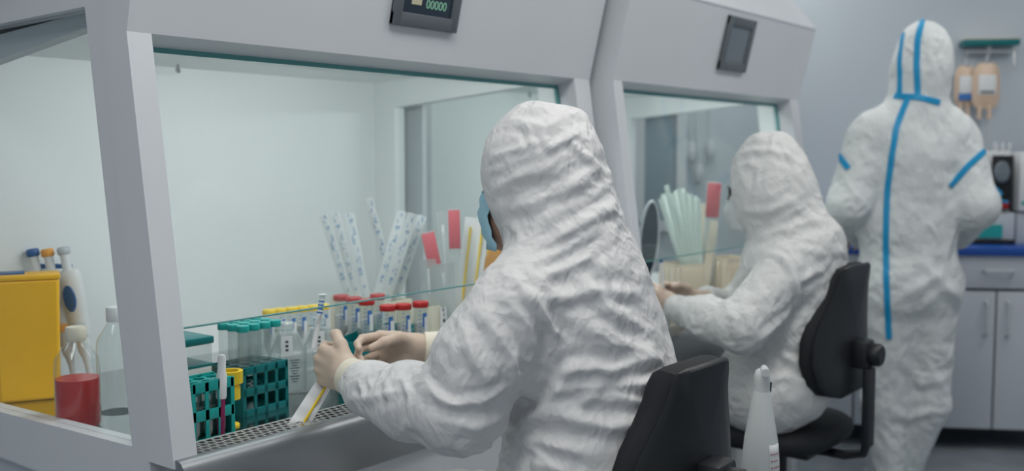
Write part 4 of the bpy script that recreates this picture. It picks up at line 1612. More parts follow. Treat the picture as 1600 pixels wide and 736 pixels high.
        mb.tube([c_ + Vector((0, 0, 0.0)), c_ + Vector((0, 0, 0.05))], 0.008, 8)
        mb.build('caster', 'black', lg)
    return t


chA = make_chair('office_chair', 'black office chair under the nearest seated person', (0.612, -0.505, 0), 0.0, w=0.365, zt=0.935, zb=0.60)
cB = at(1300, 530, 3.0)
chB = make_chair('office_chair', 'black office chair under the seated person with glasses', (cB.x + 0.052, cB.y + 0.150, 0), math.radians(0), zt=0.985, zb=0.60)

# ================================================================== THINGS IN THE NEAR CABINET
# ---- sharps bin
p = at(44, 600, 2.24)
binx, biny = p.x, p.y
t = thing('sharps_bin', 'tall yellow waste bin inside the nearest cabinet behind its side window', 'waste bin', (0.151, 0.8085, ZS), math.radians(-27))
mb = MB()


def tapered(mb, w0, d0, w1, d1, z0, z1, bev=0.0):
    vs = [(-w0 / 2, -d0 / 2, z0), (w0 / 2, -d0 / 2, z0), (w0 / 2, d0 / 2, z0), (-w0 / 2, d0 / 2, z0),
          (-w1 / 2, -d1 / 2, z1), (w1 / 2, -d1 / 2, z1), (w1 / 2, d1 / 2, z1), (-w1 / 2, d1 / 2, z1)]
    return mb.add(vs, [(0, 3, 2, 1), (4, 5, 6, 7), (0, 1, 5, 4), (1, 2, 6, 5), (2, 3, 7, 6), (3, 0, 4, 7)])


tapered(mb, 0.130, 0.080, 0.141, 0.088, 0, 0.284)
o = mb.build('body', 'yellow', t, 30)
bv = o.modifiers.new('b', 'BEVEL'); bv.width = 0.008; bv.segments = 3
mb = MB(); mb.box((0, 0, 0.288), (0.145, 0.092, 0.012), 0.004); mb.build('lid', 'yellow', t)
mb = MB(); mb.box((-0.03, 0.01, 0.295), (0.055, 0.05, 0.006), 0.002); mb.build('flap', 'blue', t)


# ---- pipettes on a stand
def make_pipette(label, loc, tilt, cap, group='mechanical pipettes on the stand'):
    t = thing('pipette', label, 'pipette', loc, 0, group)
    t.rotation_euler = tilt
    mb = MB(); mb.lathe([(0.004, 0.0), (0.006, 0.06), (0.008, 0.075), (0.012, 0.085), (0.013, 0.12)], (0, 0, 0), 16)
    mb.build('shaft', 'white', t)
    mb = MB(); mb.tube([(0, 0, 0.115), (0, 0, 0.14), (0, 0, 0.20), (0, 0, 0.235), (0, 0, 0.25)], [0.014, 0.017, 0.019, 0.020, 0.017], 18, 1.25)
    mb.tube([(0, 0.012, 0.232), (0, 0.030, 0.243), (0, 0.046, 0.238)], [0.008, 0.007, 0.005], 8)
    mb.build('grip', 'white', t)
    mb = MB(); mb.lathe([(0.001, -0.004), (0.012, -0.003), (0.0135, 0.0), (0.012, 0.003), (0.001, 0.004)], (-0.0175, 0, 0.195), 20,
                        Matrix.Rotation(PI / 2, 3, 'Y') @ Matrix.Diagonal((2.1, 0.95, 1)))
    mb.build('window', 'blue', t)
    mb = MB(); mb.lathe([(0.0185, 0.13), (0.0195, 0.136), (0.0195, 0.142), (0.018, 0.146)], (0, 0, 0), 20); mb.build('band', cap, t)
    mb = MB(); mb.lathe([(0.009, 0.245), (0.009, 0.285)], (0, 0, 0), 16); mb.build('plunger', 'white', t)
    mb = MB(); mb.lathe([(0.010, 0.283), (0.0125, 0.286), (0.0125, 0.296), (0.010, 0.299)], (0, 0, 0), 18); mb.build('button', cap, t)
    return t


for (u, v, lab, cap) in ((50, 389, 'white pipette with a dark blue button, leftmost of three', 'blue'),
                         (73, 389, 'white pipette with an orange button, between two others', 'orange'),
                         (98, 386, 'white pipette with a pale blue button, rightmost of three', 'trans')):
    top = at(u, v, 2.50)
    zx = (-R * 0.20 + F * 0.05 + Vector((0, 0, 1))).normalized()
    xx = (F - zx * F.dot(zx)).normalized()
    yy = zx.cross(xx)
    base = top - zx * (0.299 * 1.22)
    pp = make_pipette(lab, base, (0, 0, 0), cap)
    pp.rotation_euler = Matrix((xx, yy, zx)).transposed().to_euler()
    pp.scale = (1.22, 1.22, 1.22)
a_ = at(40, 416, 2.53); b_ = at(112, 416, 2.53)
t = thing('pipette_stand', 'pipette stand with a thin blue bar holding three pipettes behind the bin', 'rack', ((a_.x + b_.x) / 2, (a_.y + b_.y) / 2, ZS))
mb = MB(); mb.tube([a_, b_], 0.006, 8); mb.build('bar', 'blue', t, world=True)
mb = MB(); mb.tube([(0, 0.03, 0.0), (0, 0.03, a_.z - ZS), (0, 0, a_.z - ZS)], 0.008, 10); mb.build('post', 'white', t)
mb = MB(); mb.box((0, 0.02, 0.008), (0.16, 0.12, 0.016), 0.006); mb.build('base', 'white', t)


# ---- bottles
def bottle(label, x, y, r, hgt, liquid, lvl, cap):
    t = thing('media_bottle', label, 'bottle', (x, y, ZS))
    prof = [(r * 0.92, 0.0), (r, 0.006), (r, hgt * 0.62), (r * 0.93, hgt * 0.70), (r * 0.45, hgt * 0.84), (r * 0.40, hgt * 0.87), (r * 0.40, hgt * 0.93)]
    mb = MB(); mb.lathe(prof, (0, 0, 0), 32); mb.build('glass_body', 'bottle', t)
    if liquid:
        mb = MB(); mb.lathe([(r * 0.90, 0.003), (r * 0.965, 0.009), (r * 0.965, lvl)], (0, 0, 0), 32); mb.build('liquid', liquid, t)
    mb = MB(); mb.lathe([(r * 0.44, hgt * 0.865), (r * 0.46, hgt * 0.875), (r * 0.46, hgt * 0.985), (r * 0.42, hgt)], (0, 0, 0), 28)
    mb.build('cap', cap, t)
    return t


q = at(121, 600, 2.115)
bottle('glass bottle half full of red liquid with a cream cap', q.x, q.y, 0.0455, 0.212, 'redliq', 0.104, 'cream')
q = at(183, 600, 2.24)
bottle('clear glass bottle with white cap, right of the red one behind the frame', q.x, q.y, 0.042, 0.235, None, 0, 'white')

# steel box behind bottles (tray)
q = at(150, 560, 2.75)

# ---- racks and tubes
def rack(label, cx, cy, nx_, ny_, pitch, hgt, m_, rz=0.0, z=ZS):
    t = thing('tube_rack', label, 'rack', (cx, cy, z), rz)
    w_, d_ = nx_ * pitch + 0.006, ny_ * pitch + 0.006
    for zz, nm in ((hgt - 0.004, 'top_plate'), (hgt * 0.5, 'middle_plate')):
        mb = MB()
        hole = pitch * 0.40
        # plate with round wells: each cell an octagonal ring
        for i in range(nx_):
            for j in range(ny_):
                cx_ = (i - (nx_ - 1) / 2) * pitch; cy_ = (j - (ny_ - 1) / 2) * pitch
                hp_ = pitch / 2 + 0.0002
                N8 = 16
                outer, inner = [], []
                for k in range(N8):
                    a = 2 * PI * k / N8
                    c_, s_ = math.cos(a), math.sin(a)
                    mx_ = max(abs(c_), abs(s_))
                    outer.append((cx_ + hp_ * c_ / mx_, cy_ + hp_ * s_ / mx_))
                    inner.append((cx_ + hole * c_, cy_ + hole * s_))
                mb.ringprism(outer, inner, 2, zz - 0.002, zz + 0.002)
        mb.build(nm, m_, t)
    mb = MB(); mb.box((0, 0, 0.002), (w_, d_, 0.004)); mb.build('bottom_plate', m_, t)
    mb = MB()
    for sx in (-1, 1):
        mb.box((sx * w_ / 2, 0, hgt / 2), (0.004, d_, hgt), 0.001)
    for sy in (-1, 1):
        for zz in (hgt * 0.94, hgt * 0.5, hgt * 0.06):
            mb.box((0, sy * d_ / 2, zz), (w_, 0.003, hgt * 0.17), 0.001)
        for k in range(nx_ + 1):
            mb.box(((k - nx_ / 2) * pitch, sy * d_ / 2, hgt / 2), (0.008, 0.003, hgt))
    mb.build('frame', m_, t)
    return t


def make_tube(label, loc, r, hgt, cap, group, content=None, band=True, rz=0):
    t = thing('centrifuge_tube', label, 'tube', loc, rz, group)
    mb = MB(); mb.lathe([(0.002, 0), (r * 0.55, 0.008), (r, 0.020), (r, hgt - 0.01)], (0, 0, 0), 20); mb.build('tube_wall', 'clear', t)
    if content:
        mb = MB(); mb.lathe([(0.002, 0.003), (r * 0.5, 0.010), (r * 0.9, 0.022), (r * 0.9, hgt * 0.55)], (0, 0, 0), 16); mb.build('content', content, t)
    if band:
        mb = MB()
        for k in range(7):
            mb.box((-r * 0.72, -r * 0.74, hgt * 0.30 + k * 0.010), (r * 0.35, 0.0008, 0.0016), 0, Matrix.Rotation(-0.75, 3, 'Z'))
        mb.box((-r * 0.15, -r * 1.02, hgt * 0.62), (r * 0.7, 0.0008, hgt * 0.30))
        mb.build('print', 'blueink', t)
        mb = MB(); mb.box((r * 0.1, -r * 1.03, hgt * 0.50), (r * 0.6, 0.0008, hgt * 0.36)); mb.build('write_on_patch', 'label', t)
    prof = [(r * 1.12, hgt - 0.014), (r * 1.16, hgt - 0.012), (r * 1.16, hgt - 0.002), (r * 1.08, hgt)]
    mb = MB(); mb.lathe(prof, (0, 0, 0), 24); mb.build('cap', cap, t)
    return t


# red caps: seven
def place_tubes(proto_fn, pts, labels):
    proto = None
    for i, (loc_, lab) in enumerate(zip(pts, labels)):
        if proto is None:
            proto = proto_fn(lab, loc_)
            o = proto
        else:
            o = copy_tree(proto)
            o.location = loc_
            o['label'] = lab
            o.rotation_euler.z = random.uniform(-0.3, 0.3)


spots = [(533, 2.68), (553, 2.64), (573, 2.60), (590, 2.70), (606, 2.50), (630, 2.52), (657, 2.56)]
words = ['leftmost', 'second from left', 'third from left', 'fourth from left', 'fifth from left, standing forward', 'sixth from left, standing forward', 'rightmost']
pts = []
for u, tt in spots:
    q = at(u, 484, tt)
    pts.append((q.x, q.y, ZS + 0.0845))
rk_y = sum(p[1] for p in pts) / 7
rk_x = sum(p[0] for p in pts) / 7
place_tubes(lambda lab, l: make_tube(lab, l, 0.0180, 0.117, 'red', 'red capped tubes in a row', 'powder'),
            pts, ['clear tube with a red screw cap, %s of seven' % w_ for w_ in words])
t = thing('tube_rack', 'teal rack standing under the red capped tubes', 'rack', (rk_x, rk_y, ZS), math.radians(22))
mb = MB(); mb.box((0, 0, 0.004), (0.30, 0.13, 0.008), 0.002); mb.box((0, 0, 0.081), (0.30, 0.13, 0.006), 0.001)
mb.box((0, -0.064, 0.100), (0.30, 0.003, 0.03)); mb.box((0, 0.064, 0.100), (0.30, 0.003, 0.03))
for sx in (-1, 1):
    mb.box((sx * 0.149, 0, 0.058), (0.004, 0.13, 0.116), 0.001)
mb.build('frame', 'teal', t)

# teal rack with teal capped tubes
q = at_z(382, 600, ZS)
rx, ry = 0.405, 0.315
rack('dark teal rack holding tubes with teal caps', rx, ry, 4, 3, 0.031, 0.106, 'teal', math.radians(4))
pts, labs = [], []
c4, s4 = math.cos(math.radians(4)), math.sin(math.radians(4))
for j in range(3):
    for i in range(4):
        dx, dy = (i - 1.5) * 0.031, (j - 1) * 0.031
        pts.append((rx + dx * c4 - dy * s4, ry + dx * s4 + dy * c4, ZS + 0.078))
        labs.append('clear tube with teal cap, %s row, %s in the dark teal rack' % (['front', 'middle', 'back'][j], ['leftmost', 'second from left', 'third from left', 'rightmost'][i]))
place_tubes(lambda lab, l: make_tube(lab, l, 0.0118, 0.120, 'teal2', 'teal capped tubes in the rack', None, False), pts, labs)

# near rack at the post
q = at(312, 640, 2.03)
rack('light teal rack at the left edge beside the white post', 0.175, 0.165, 3, 2, 0.030, 0.128, 'teal2', 0)
pts, labs = [], []
for i in range(3):
    for j in range(2):
        pts.append((0.175 + (i - 1) * 0.030, 0.165 + (j - 0.5) * 0.030, ZS + 0.006))
        labs.append('small capped tube inside the light teal rack, %s row, %s' % (['front', 'back'][j], ['left', 'middle', 'right'][i]))
place_tubes(lambda lab, l: make_tube(lab, l, 0.0095, 0.110, 'teal2', 'small tubes in the light teal rack', 'powder', False), pts, labs)

# swab tube with magenta end
q = at(343, 600, 1.99)
t = thing('swab_tube', 'white swab tube with magenta middle standing by the light teal rack', 'tube', (q.x, q.y, ZS + 0.006))
mb = MB(); mb.lathe([(0.003, 0), (0.008, 0.01), (0.008, 0.085)], (0, 0, 0), 16); mb.build('tube_wall', 'magenta', t)
mb = MB(); mb.lathe([(0.0095, 0.083), (0.0105, 0.088), (0.0105, 0.13), (0.008, 0.135), (0.008, 0.165), (0.005, 0.17)], (0, 0, 0), 16); mb.build('cap', 'white', t)
t.rotation_euler = (0.0, 0.04, 0)

# label box and clear bag with teal band on the left
q = at(308, 560, 2.25)
t = thing('reagent_box', 'clear box with a teal lid at the left edge beside the dark teal rack', 'box', (0.225, 0.34, ZS))
mb = MB(); mb.box((0, 0, 0.085), (0.12, 0.11, 0.17), 0.004); mb.build('box_body', 'clear', t)
mb = MB(); mb.box((0, 0, 0.178), (0.126, 0.116, 0.016), 0.003); mb.build('lid', 'teal', t)
mb = MB(); mb.box((0, 0, 0.125), (0.122, 0.112, 0.006), 0.001); mb.build('shelf', 'teal', t)
mb = MB(); mb.box((0, 0, 0.04), (0.10, 0.09, 0.075), 0.003); mb.build('content', 'white', t)
mb = MB(); mb.box((0.012, -0.0565, 0.105), (0.085, 0.001, 0.028)); lb = mb.build('label', 'label', t)
mb = MB()
for k, (x, wd) in enumerate(((-0.022, 0.012), (-0.002, 0.010), (0.014, 0.006), (0.030, 0.010))):
    mb.box((x, -0.0573, 0.106), (wd, 0.0008, 0.007))
mb.build('print', 'ink', lb)

# yellow screw caps
yg = 'yellow rings stacked beside the teal racks'
q = at(360, 608, 2.12)
for k, (du, dz, r_) in enumerate(((0, 0.092, 0.026), (-3, 0.058, 0.024))):
    qq = at(360 + du, 600, 2.12)
    mb = MB()
    mb.ringprism([(r_ * math.cos(a), r_ * math.sin(a)) for a in [2 * PI * i / 32 for i in range(32)]],
                 [(r_ * .7 * math.cos(a), r_ * .7 * math.sin(a)) for a in [2 * PI * i / 32 for i in range(32)]], 2, 0, 0.026)
    o = mb.build('screw_ring', 'yellow2', None, 40)
    o.location = (qq.x, qq.y, ZS + dz)
    tag(o, ['upper yellow plastic ring beside the light teal rack', 'lower yellow plastic ring beside the light teal rack'][k], 'ring', yg)
qq = at(358, 600, 2.12)
mb = MB(); mb.lathe([(0.020, 0), (0.020, 0.004), (0.009, 0.008), (0.009, 0.055), (0.017, 0.058)], (0, 0, 0), 20)
o = mb.build('ring_stand', 'yellow2', None, 40); o.location = (qq.x, qq.y, ZS)
tag(o, 'short yellow stand carrying the two yellow rings', 'stand')

# yellow capped tubes in a row
ypts, ylabs = [], []
for k, u in enumerate((420, 437, 455, 472, 489, 505)):
    q = at(u, 488, 2.62 + 0.02 * k)
    ypts.append((q.x, q.y, ZS + 0.055))
    ylabs.append('clear tube with a yellow cap, %s of six behind the flasks' % ['leftmost', 'second from left', 'third from left', 'fourth from left', 'fifth from left', 'rightmost'][k])
place_tubes(lambda lab, l: make_tube(lab, l, 0.0145, 0.117, 'yellow2', 'yellow capped tubes in a row', 'powder'), ypts, ylabs)
cx_, cy_ = sum(p[0] for p in ypts) / 6, sum(p[1] for p in ypts) / 6
ang = math.atan2(ypts[-1][1] - ypts[0][1], ypts[-1][0] - ypts[0][0])
t = thing('tube_rack', 'pale rack standing under the yellow capped tubes', 'rack', (cx_, cy_, ZS), ang)
mb = MB(); mb.box((0, 0, 0.004), (0.24, 0.05, 0.008), 0.002); mb.box((0, 0, 0.051), (0.24, 0.05, 0.006), 0.001)
for sx in (-1, 1):
    mb.box((sx * 0.118, 0, 0.03), (0.004, 0.05, 0.06), 0.001)
mb.build('frame', 'white', t)


# culture flasks
def flask(label, x, y, rz, w_, hgt, z=ZS):
    t = thing('culture_flask', label, 'flask', (x, y, z), rz, 'culture flasks standing upright')
    d_ = 0.034
    hs = hgt * 0.62
    poly = [(-w_ / 2, 0.0), (w_ / 2, 0.0), (w_ / 2, hs), (w_ * 0.27, hgt * 0.86), (-w_ * 0.27, hgt * 0.86), (-w_ / 2, hs)]
    mb = MB(); mb.prism(poly, 1, -d_ / 2, d_ / 2); o = mb.build('flask_body', 'flask', t, 30)
    bv = o.modifiers.new('b', 'BEVEL'); bv.width = 0.004; bv.segments = 2
    mb = MB()   # moulded rim: base foot and shoulder edges
    mb.box((0, 0, 0.003), (w_ + 0.004, d_ + 0.004, 0.006), 0.001)
    mb.tube([(-w_ / 2, -d_ / 2, 0.003), (-w_ / 2, -d_ / 2, hs), (-w_ * 0.27, -d_ / 2, hgt * 0.86), (w_ * 0.27, -d_ / 2, hgt * 0.86), (w_ / 2, -d_ / 2, hs), (w_ / 2, -d_ / 2, 0.003)], 0.0014, 6)
    mb.build('rim', 'pouch', t)
    mb = MB(); mb.lathe([(w_ * 0.16, hgt * 0.85), (w_ * 0.16, hgt * 0.92)], (0, 0, 0), 20); mb.build('neck', 'clear', t)
    mb = MB(); mb.lathe([(w_ * 0.21, hgt * 0.90), (w_ * 0.22, hgt * 0.905), (w_ * 0.22, hgt * 0.985), (w_ * 0.19, hgt)], (0, 0, 0), 24); mb.build('cap', 'flask', t)
    mb = MB(); mb.box((-0.004, -d_ / 2 - 0.001, hs * 1.10), (w_ * 0.32, 0.001, hgt * 0.28)); lb = mb.build('label', 'label', t)
    mb = MB()
    for k in range(3):
        mb.box((-0.004, -d_ / 2 - 0.0018, hs * 1.10 + (k - 1) * 0.010), (0.007, 0.0006, 0.005))
    mb.build('print', 'ink', lb)
    mb = MB()
    for k in range(9):
        mb.box((0.014, -d_ / 2 - 0.001, 0.03 + k * 0.0065), (0.012 + 0.006 * (k % 3), 0.0006, 0.0022))
    mb.build('print', 'ink', t)
    mb = MB(); mb.box((0, 0, hs * 0.42), (w_ * 0.9, d_ * 0.8, hs * 0.72), 0.002); mb.build('content', 'clear', t)
    return t


q = at(449, 600, 2.42)
flask('clear culture flask with white label, left of two standing behind the gloved hands', q.x, q.y, -0.45, 0.086, 0.172)
q = at(499, 600, 2.46)
flask('clear culture flask with white label, right of two standing behind the gloved hands', q.x, q.y, -0.45, 0.082, 0.178)

# small black clip under the wrist
q = at_z(588, 592, ZS)
t = thing('black_holder', 'small black holder lying on the steel surface behind the gloves', 'holder', at(592, 600, 2.38).to_2d().to_3d() + Vector((0, 0, ZS)), 0.3)
mb = MB(); mb.box((0, 0, 0.03), (0.055, 0.05, 0.06), 0.008); mb.box((0, 0, 0.066), (0.07, 0.02, 0.012), 0.003); mb.build('block', 'black', t)
mb = MB(); mb.box((-0.01, -0.026, 0.045), (0.025, 0.002, 0.02)); mb.build('plate', 'trans', t)

# held wrapper with yellow stick
hA_ = Vector((0.373, 0.035, 0.835)); hB_ = at_y(462, 672, 0.045)
t = thing('swab_package', 'white paper package with a yellow stick held in the left glove', 'package', hB_)


def pouch_mesh(a, b, w0, w1, th, normal):
    d = (b - a)
    s_ = d.cross(normal).normalized()
    n_ = s_.cross(d).normalized()
    vs, fs_ = [], []
    K = 10
    for i in range(K + 1):
        p = a + d * (i / K) + n_ * (0.003 * math.sin(i * 1.7))
        w_ = w0 + (w1 - w0) * i / K
        e = 0.25 if i in (0, K) else 1
        for x, y in ((-w_ / 2, 0), (-w_ / 4, th * e), (0, th * 1.3 * e), (w_ / 4, th * e), (w_ / 2, 0), (w_ / 4, -th * e), (0, -th * 1.3 * e), (-w_ / 4, -th * e)):
            vs.append(p + s_ * x + n_ * y)
    for i in range(K):
        for j in range(8):
            fs_.append((i * 8 + j, i * 8 + (j + 1) % 8, (i + 1) * 8 + (j + 1) % 8, (i + 1) * 8 + j))
    fs_.append(tuple(range(7, -1, -1))); fs_.append(tuple(range(K * 8, K * 8 + 8)))
    mb = MB(); mb.add(vs, fs_)
    return mb, s_, n_


vw = (CAM - hB_).normalized()
mb, s_, n_ = pouch_mesh(hB_, hA_, 0.040, 0.034, 0.003, vw)
mb.build('wrapper', 'label', t, 60, world=True)
mb = MB(); mb.tube([hB_ + (hA_ - hB_) * 0.12 + s_ * 0.006 + n_ * 0.0055, hA_ + s_ * 0.006 + n_ * 0.0055], 0.0026, 8); mb.build('stick', 'yellow2', t, world=True)
mb, s_, n_ = pouch_mesh(at_y(440, 690, 0.012), at_y(508, 655, 0.030), 0.020, 0.022, 0.002, Vector((0, -0.3, 1)))
o = mb.build('wrapper_strip', 'pouch', None, 60)
recenter(o)
tag(o, 'clear torn wrapper strip lying across the front grille', 'wrapper')
# small white syringe-like stick held upright
q0, q1 = at(490, 545, 2.14), at(504, 462, 2.17)
t = thing('sample_stick', 'thin white stick with blue marks held upright above the left glove', 'stick', q0)
mb = MB(); mb.tube([q0, q1], 0.0058, 10); mb.lathe([(0.009, 0), (0.009, 0.003)], q1, 14); mb.build('stick_body', 'white', t, world=True)
mb = MB()
for k in range(4):
    c_ = q0 + (q1 - q0) * (0.66 + 0.07 * k)
    mb.tube([c_, c_ + (q1 - q0) * 0.03], 0.0062, 10)
mb.build('print', 'blueink', t, world=True)


# containers with pouches
def container(label, u0, u1, v, tt, hgt, m_='frost', dep=0.10, name='pouch_container', ribs=0):
    a, b = at(u0, v, tt), at(u1, v, tt)
    c = (a + b) / 2
    w_ = (b - a).length * 0.86
    rz = 0.0 if not ribs else math.radians(-20)
    t = thing(name, label, 'container', (c.x, c.y + dep / 2 * 0.6, ZS), rz)
    mb = MB()
    o_ = [(-w_ / 2, -dep / 2), (w_ / 2, -dep / 2), (w_ / 2, dep / 2), (-w_ / 2, dep / 2)]
    i_ = [(x * 0.95, y * 0.95) for x, y in o_]
    mb.ringprism(o_, i_, 2, 0.0, hgt)
    mb.box((0, 0, 0.003), (w_, dep, 0.006))
    body = mb.build('container_wall', m_, t, 30)
    if ribs:
        mb = MB()
        for k in range(ribs):
            x = -w_ / 2 + w_ * (k + 0.5) / ribs
            mb.box((x, -dep / 2 - 0.002, hgt * 0.47), (w_ / ribs * 0.45, 0.005, hgt * 0.9), 0.001)
        for k in range(4):
            y = -dep / 2 + dep * (k + 0.5) / 4
            mb.box((-w_ / 2 - 0.002, y, hgt * 0.47), (0.005, dep / 8, hgt * 0.9), 0.001)
        mb.build('rib', 'cream', t)
    return t


cg = 'frosted containers along the right side of the near cabinet'
C1 = container('frosted container holding blue printed pouches, leftmost along the side wall', 535, 588, 470, 3.02, 0.150)
C2 = container('frosted container holding a fan of leaning blue printed pouches', 588, 648, 470, 2.92, 0.155)
C3 = container('frosted container with a small black and white label on it', 652, 716, 474, 2.80, 0.160)
C4 = container('frosted container holding pouches with yellow sticks beside the orange card', 718, 776, 462, 2.90, 0.160)
q = at(681, 500, 2.735)
mb = MB(); mb.box((0.012, -0.0535, 0.125), (0.056, 0.001, 0.058)); lb = mb.build('label', 'label', C3)
mb = MB()
for (x, z, w_, h_) in ((0.012, 0.120, 0.040, 0.005), (0.000, 0.106, 0.008, 0.008), (0.020, 0.106, 0.010, 0.007), (0.000, 0.090, 0.012, 0.010), (0.018, 0.091, 0.006, 0.012), (0.030, 0.090, 0.006, 0.012), (0.012, 0.074, 0.040, 0.005)):
    mb.box((x, -0.0543, z + 0.027), (w_, 0.0008, h_))
mb.build('print', 'ink', lb)


def pouch(label, top, bot, tt_top, tt_bot, wpx, kind, group, zbot=None):
    """flat pouch standing in a container, seen top and entry points given"""
    a = at(bot[0], bot[1], tt_bot)
    b = at(top[0], top[1], tt_top)
    d = (b - a).normalized()
    # run on into the container down to its floor
    zf = ZS + 0.012
    a2 = a - d * max(0.0, (a.z - zf) / max(d.z, 0.2))
    w_ = wpx * tt_top / FPX
    z_ = d
    y_ = (CAM - b).normalized()
    x_ = y_.cross(z_) * -1
    x_.normalize()
    y_ = z_.cross(x_).normalized()
    L = (b - a2).length
    t = bpy.data.objects.new('pipette_pouch', None)
    t.empty_display_size = 0.05
    COL.objects.link(t)
    t.location = a2
    t.rotation_euler = Matrix((x_, y_, z_)).transposed().to_euler()
    tag(t, label, 'pouch', group)
    sgn_ = -1 if y_.dot(CAM - b) < 0 else 1
    mb = MB()
    th = 0.0016
    # body with a slack, slightly wavy film and crimped ends
    vs, fs_ = [], []
    K = 14
    ph = random.uniform(0, 6)
    for i in range(K + 1):
        z = L * i / K
        e = 0.3 if i in (0, 1, K - 1, K) else 1
        wv = 0.0015 * math.sin(i * 0.9 + ph)
        for x, y in ((-w_ / 2, 0), (-w_ * .3, th * e), (0, th * 2.2 * e), (w_ * .3, th * e), (w_ / 2, 0), (w_ * .3, -th * e), (0, -th * 2.2 * e), (-w_ * .3, -th * e)):
            vs.append(Vector((x, y + wv, z)))
    for i in range(K):
        for j in range(8):
            fs_.append((i * 8 + j, i * 8 + (j + 1) % 8, (i + 1) * 8 + (j + 1) % 8, (i + 1) * 8 + j))
    fs_.append(tuple(range(7, -1, -1))); fs_.append(tuple(range(K * 8, K * 8 + 8)))
    mb.add(vs, fs_)
    mb.build('wrapper', {'blue': 'paper', 'yellow': 'label', 'pink': 'pouch', 'clear': 'pouch', 'green': 'paper_green', 'tan': 'cream'}[kind], t, 60)
    if kind == 'yellow':
        mb = MB(); mb.tube([(0, sgn_ * 0.006, L * 0.05), (0, sgn_ * 0.006, L * 0.93)], 0.0035, 8); mb.build('stick', 'yellow2', t)
    if kind == 'pink':
        mb = MB(); mb.box((0, sgn_ * 0.0030, L * 0.86), (w_ * 0.94, 0.004, L * 0.26), 0.001); mb.build('printed_end', 'pink', t)
    if kind in ('clear',):
        mb = MB(); mb.tube([(0, 0, L * 0.03), (0, 0, L * 0.9)], 0.004, 8); mb.build('stick', 'white', t)
    return t


bg = 'blue printed pouches in the frosted containers'
P1 = [((506, 336), (545, 462), 2.95, 3.02, 15, 'blue pouch leaning left, leftmost of all'),
      ((523, 334), (558, 464), 2.96, 3.03, 15, 'second pouch from left, leaning left'),
      ((546, 334), (572, 466), 3.02, 3.04, 15, 'third pouch from left, nearly upright'),
      ((576, 310), (606, 420), 2.86, 2.94, 13, 'tallest pouch, leaning left above the fan'),
      ((628, 330), (590, 462), 2.90, 2.93, 15, 'pouch leaning right, first of the fan'),
      ((645, 334), (604, 464), 2.86, 2.92, 17, 'pouch leaning right, middle of the fan'),
      ((660, 337), (618, 466), 2.90, 2.95, 14, 'pouch leaning right, last of the fan')]
for tp, bt, t1, t2, w_, lab in P1:
    pouch('blue printed ' + lab.replace('blue ', ''), tp, bt, t1, t2, w_, 'blue', bg)
pouch('clear pouch with a pink printed end, short and leaning left', (668, 362), (690, 466), 2.82, 2.80, 22, 'pink', None)
pouch('clear pouch with a pink printed end, tall and upright', (709, 326), (713, 466), 2.84, 2.82, 19, 'pink', None)
pouch('clear pouch standing crumpled between the fan and the pink ends', (668, 405), (672, 470), 2.78, 2.80, 26, 'clear', None)
pouch('wide clear pouch in front of the tall pink end', (692, 412), (695, 470), 2.76, 2.78, 34, 'clear', None)
pouch('white pouch with yellow stick, left of two beside the orange card', (737, 340), (724, 455), 2.90, 2.92, 20, 'yellow', 'pouches with yellow sticks')
pouch('white pouch with yellow stick, right of two beside the orange card', (756, 338), (742, 452), 2.90, 2.92, 20, 'yellow', 'pouches with yellow sticks')
pouch('pale pouch standing behind the mask, right of the yellow sticks', (768, 340), (756, 452), 3.0, 3.0, 16, 'yellow', 'pouches with yellow sticks')
pouch('pale clear pouch standing behind the tall pink end', (690, 330), (700, 466), 2.95, 2.92, 18, 'clear', None)
a = at(772, 374, 2.98)
mb = MB(); mb.prism([(-0.05, 0.0), (0.035, 0.0), (0.07, 0.17), (0.035, 0.21), (-0.01, 0.17)], 1, -0.003, 0.003)
c_ = at(762, 445, 2.98)
o = mb.build('orange_card', 'orange', None, 30)
o.location = (c_.x, c_.y, ZS); o.scale = (1, 1, (at(770, 372, 2.98).z - ZS) / 0.21)
o.rotation_euler = (0, 0, -0.3)
tag(o, 'orange card standing behind the face mask of the nearest person', 'card')

# ================================================================== THINGS IN THE FARTHER CABINET
C5 = container('beige ribbed container holding green tinted pouches', 1050, 1116, 404, 3.62, 0.188, 'cream', 0.12, ribs=9)
C6 = container('beige ribbed container half hidden behind the forearm of the person with glasses', 1121, 1185, 396, 3.66, 0.205, 'cream', 0.12, ribs=8)
gg = 'green tinted pouches fanned in the ribbed container'
n_g = 13
for k in range(n_g):
    f_ = k / (n_g - 1)
    ut = 1031 + 60 * f_
    vt = 308 - 10 * math.sin(f_ * PI) + random.uniform(-4, 4) - (14 if k == 2 else 0)
    ub = 1062 + 32 * f_
    pouch('green tinted pouch, %s in the fan, inside the farther cabinet' % ['leftmost', 'second from left', 'third from left and tallest', 'fourth from left', 'fifth from left', 'sixth from left', 'the middle one', 'sixth from right', 'fifth from right', 'fourth from right', 'third from right', 'second from right', 'rightmost'][k],
          (ut, vt), (ub, 404), 3.60 + (0.05 if k % 2 else -0.03), 3.62 + (0.03 if k % 2 else -0.01), 7.5, 'green', gg)
pouch('tan pouch between the green pouches and the pink one', (1096, 318), (1098, 404), 3.66, 3.66, 14, 'tan', None)
pouch('pouch with a pink printed end inside the farther cabinet', (1117, 284), (1107, 404), 3.62, 3.64, 22, 'pink', None)
pouch('cream pouch in front of the farther pink one', (1116, 345), (1108, 404), 3.58, 3.6, 13, 'tan', None)

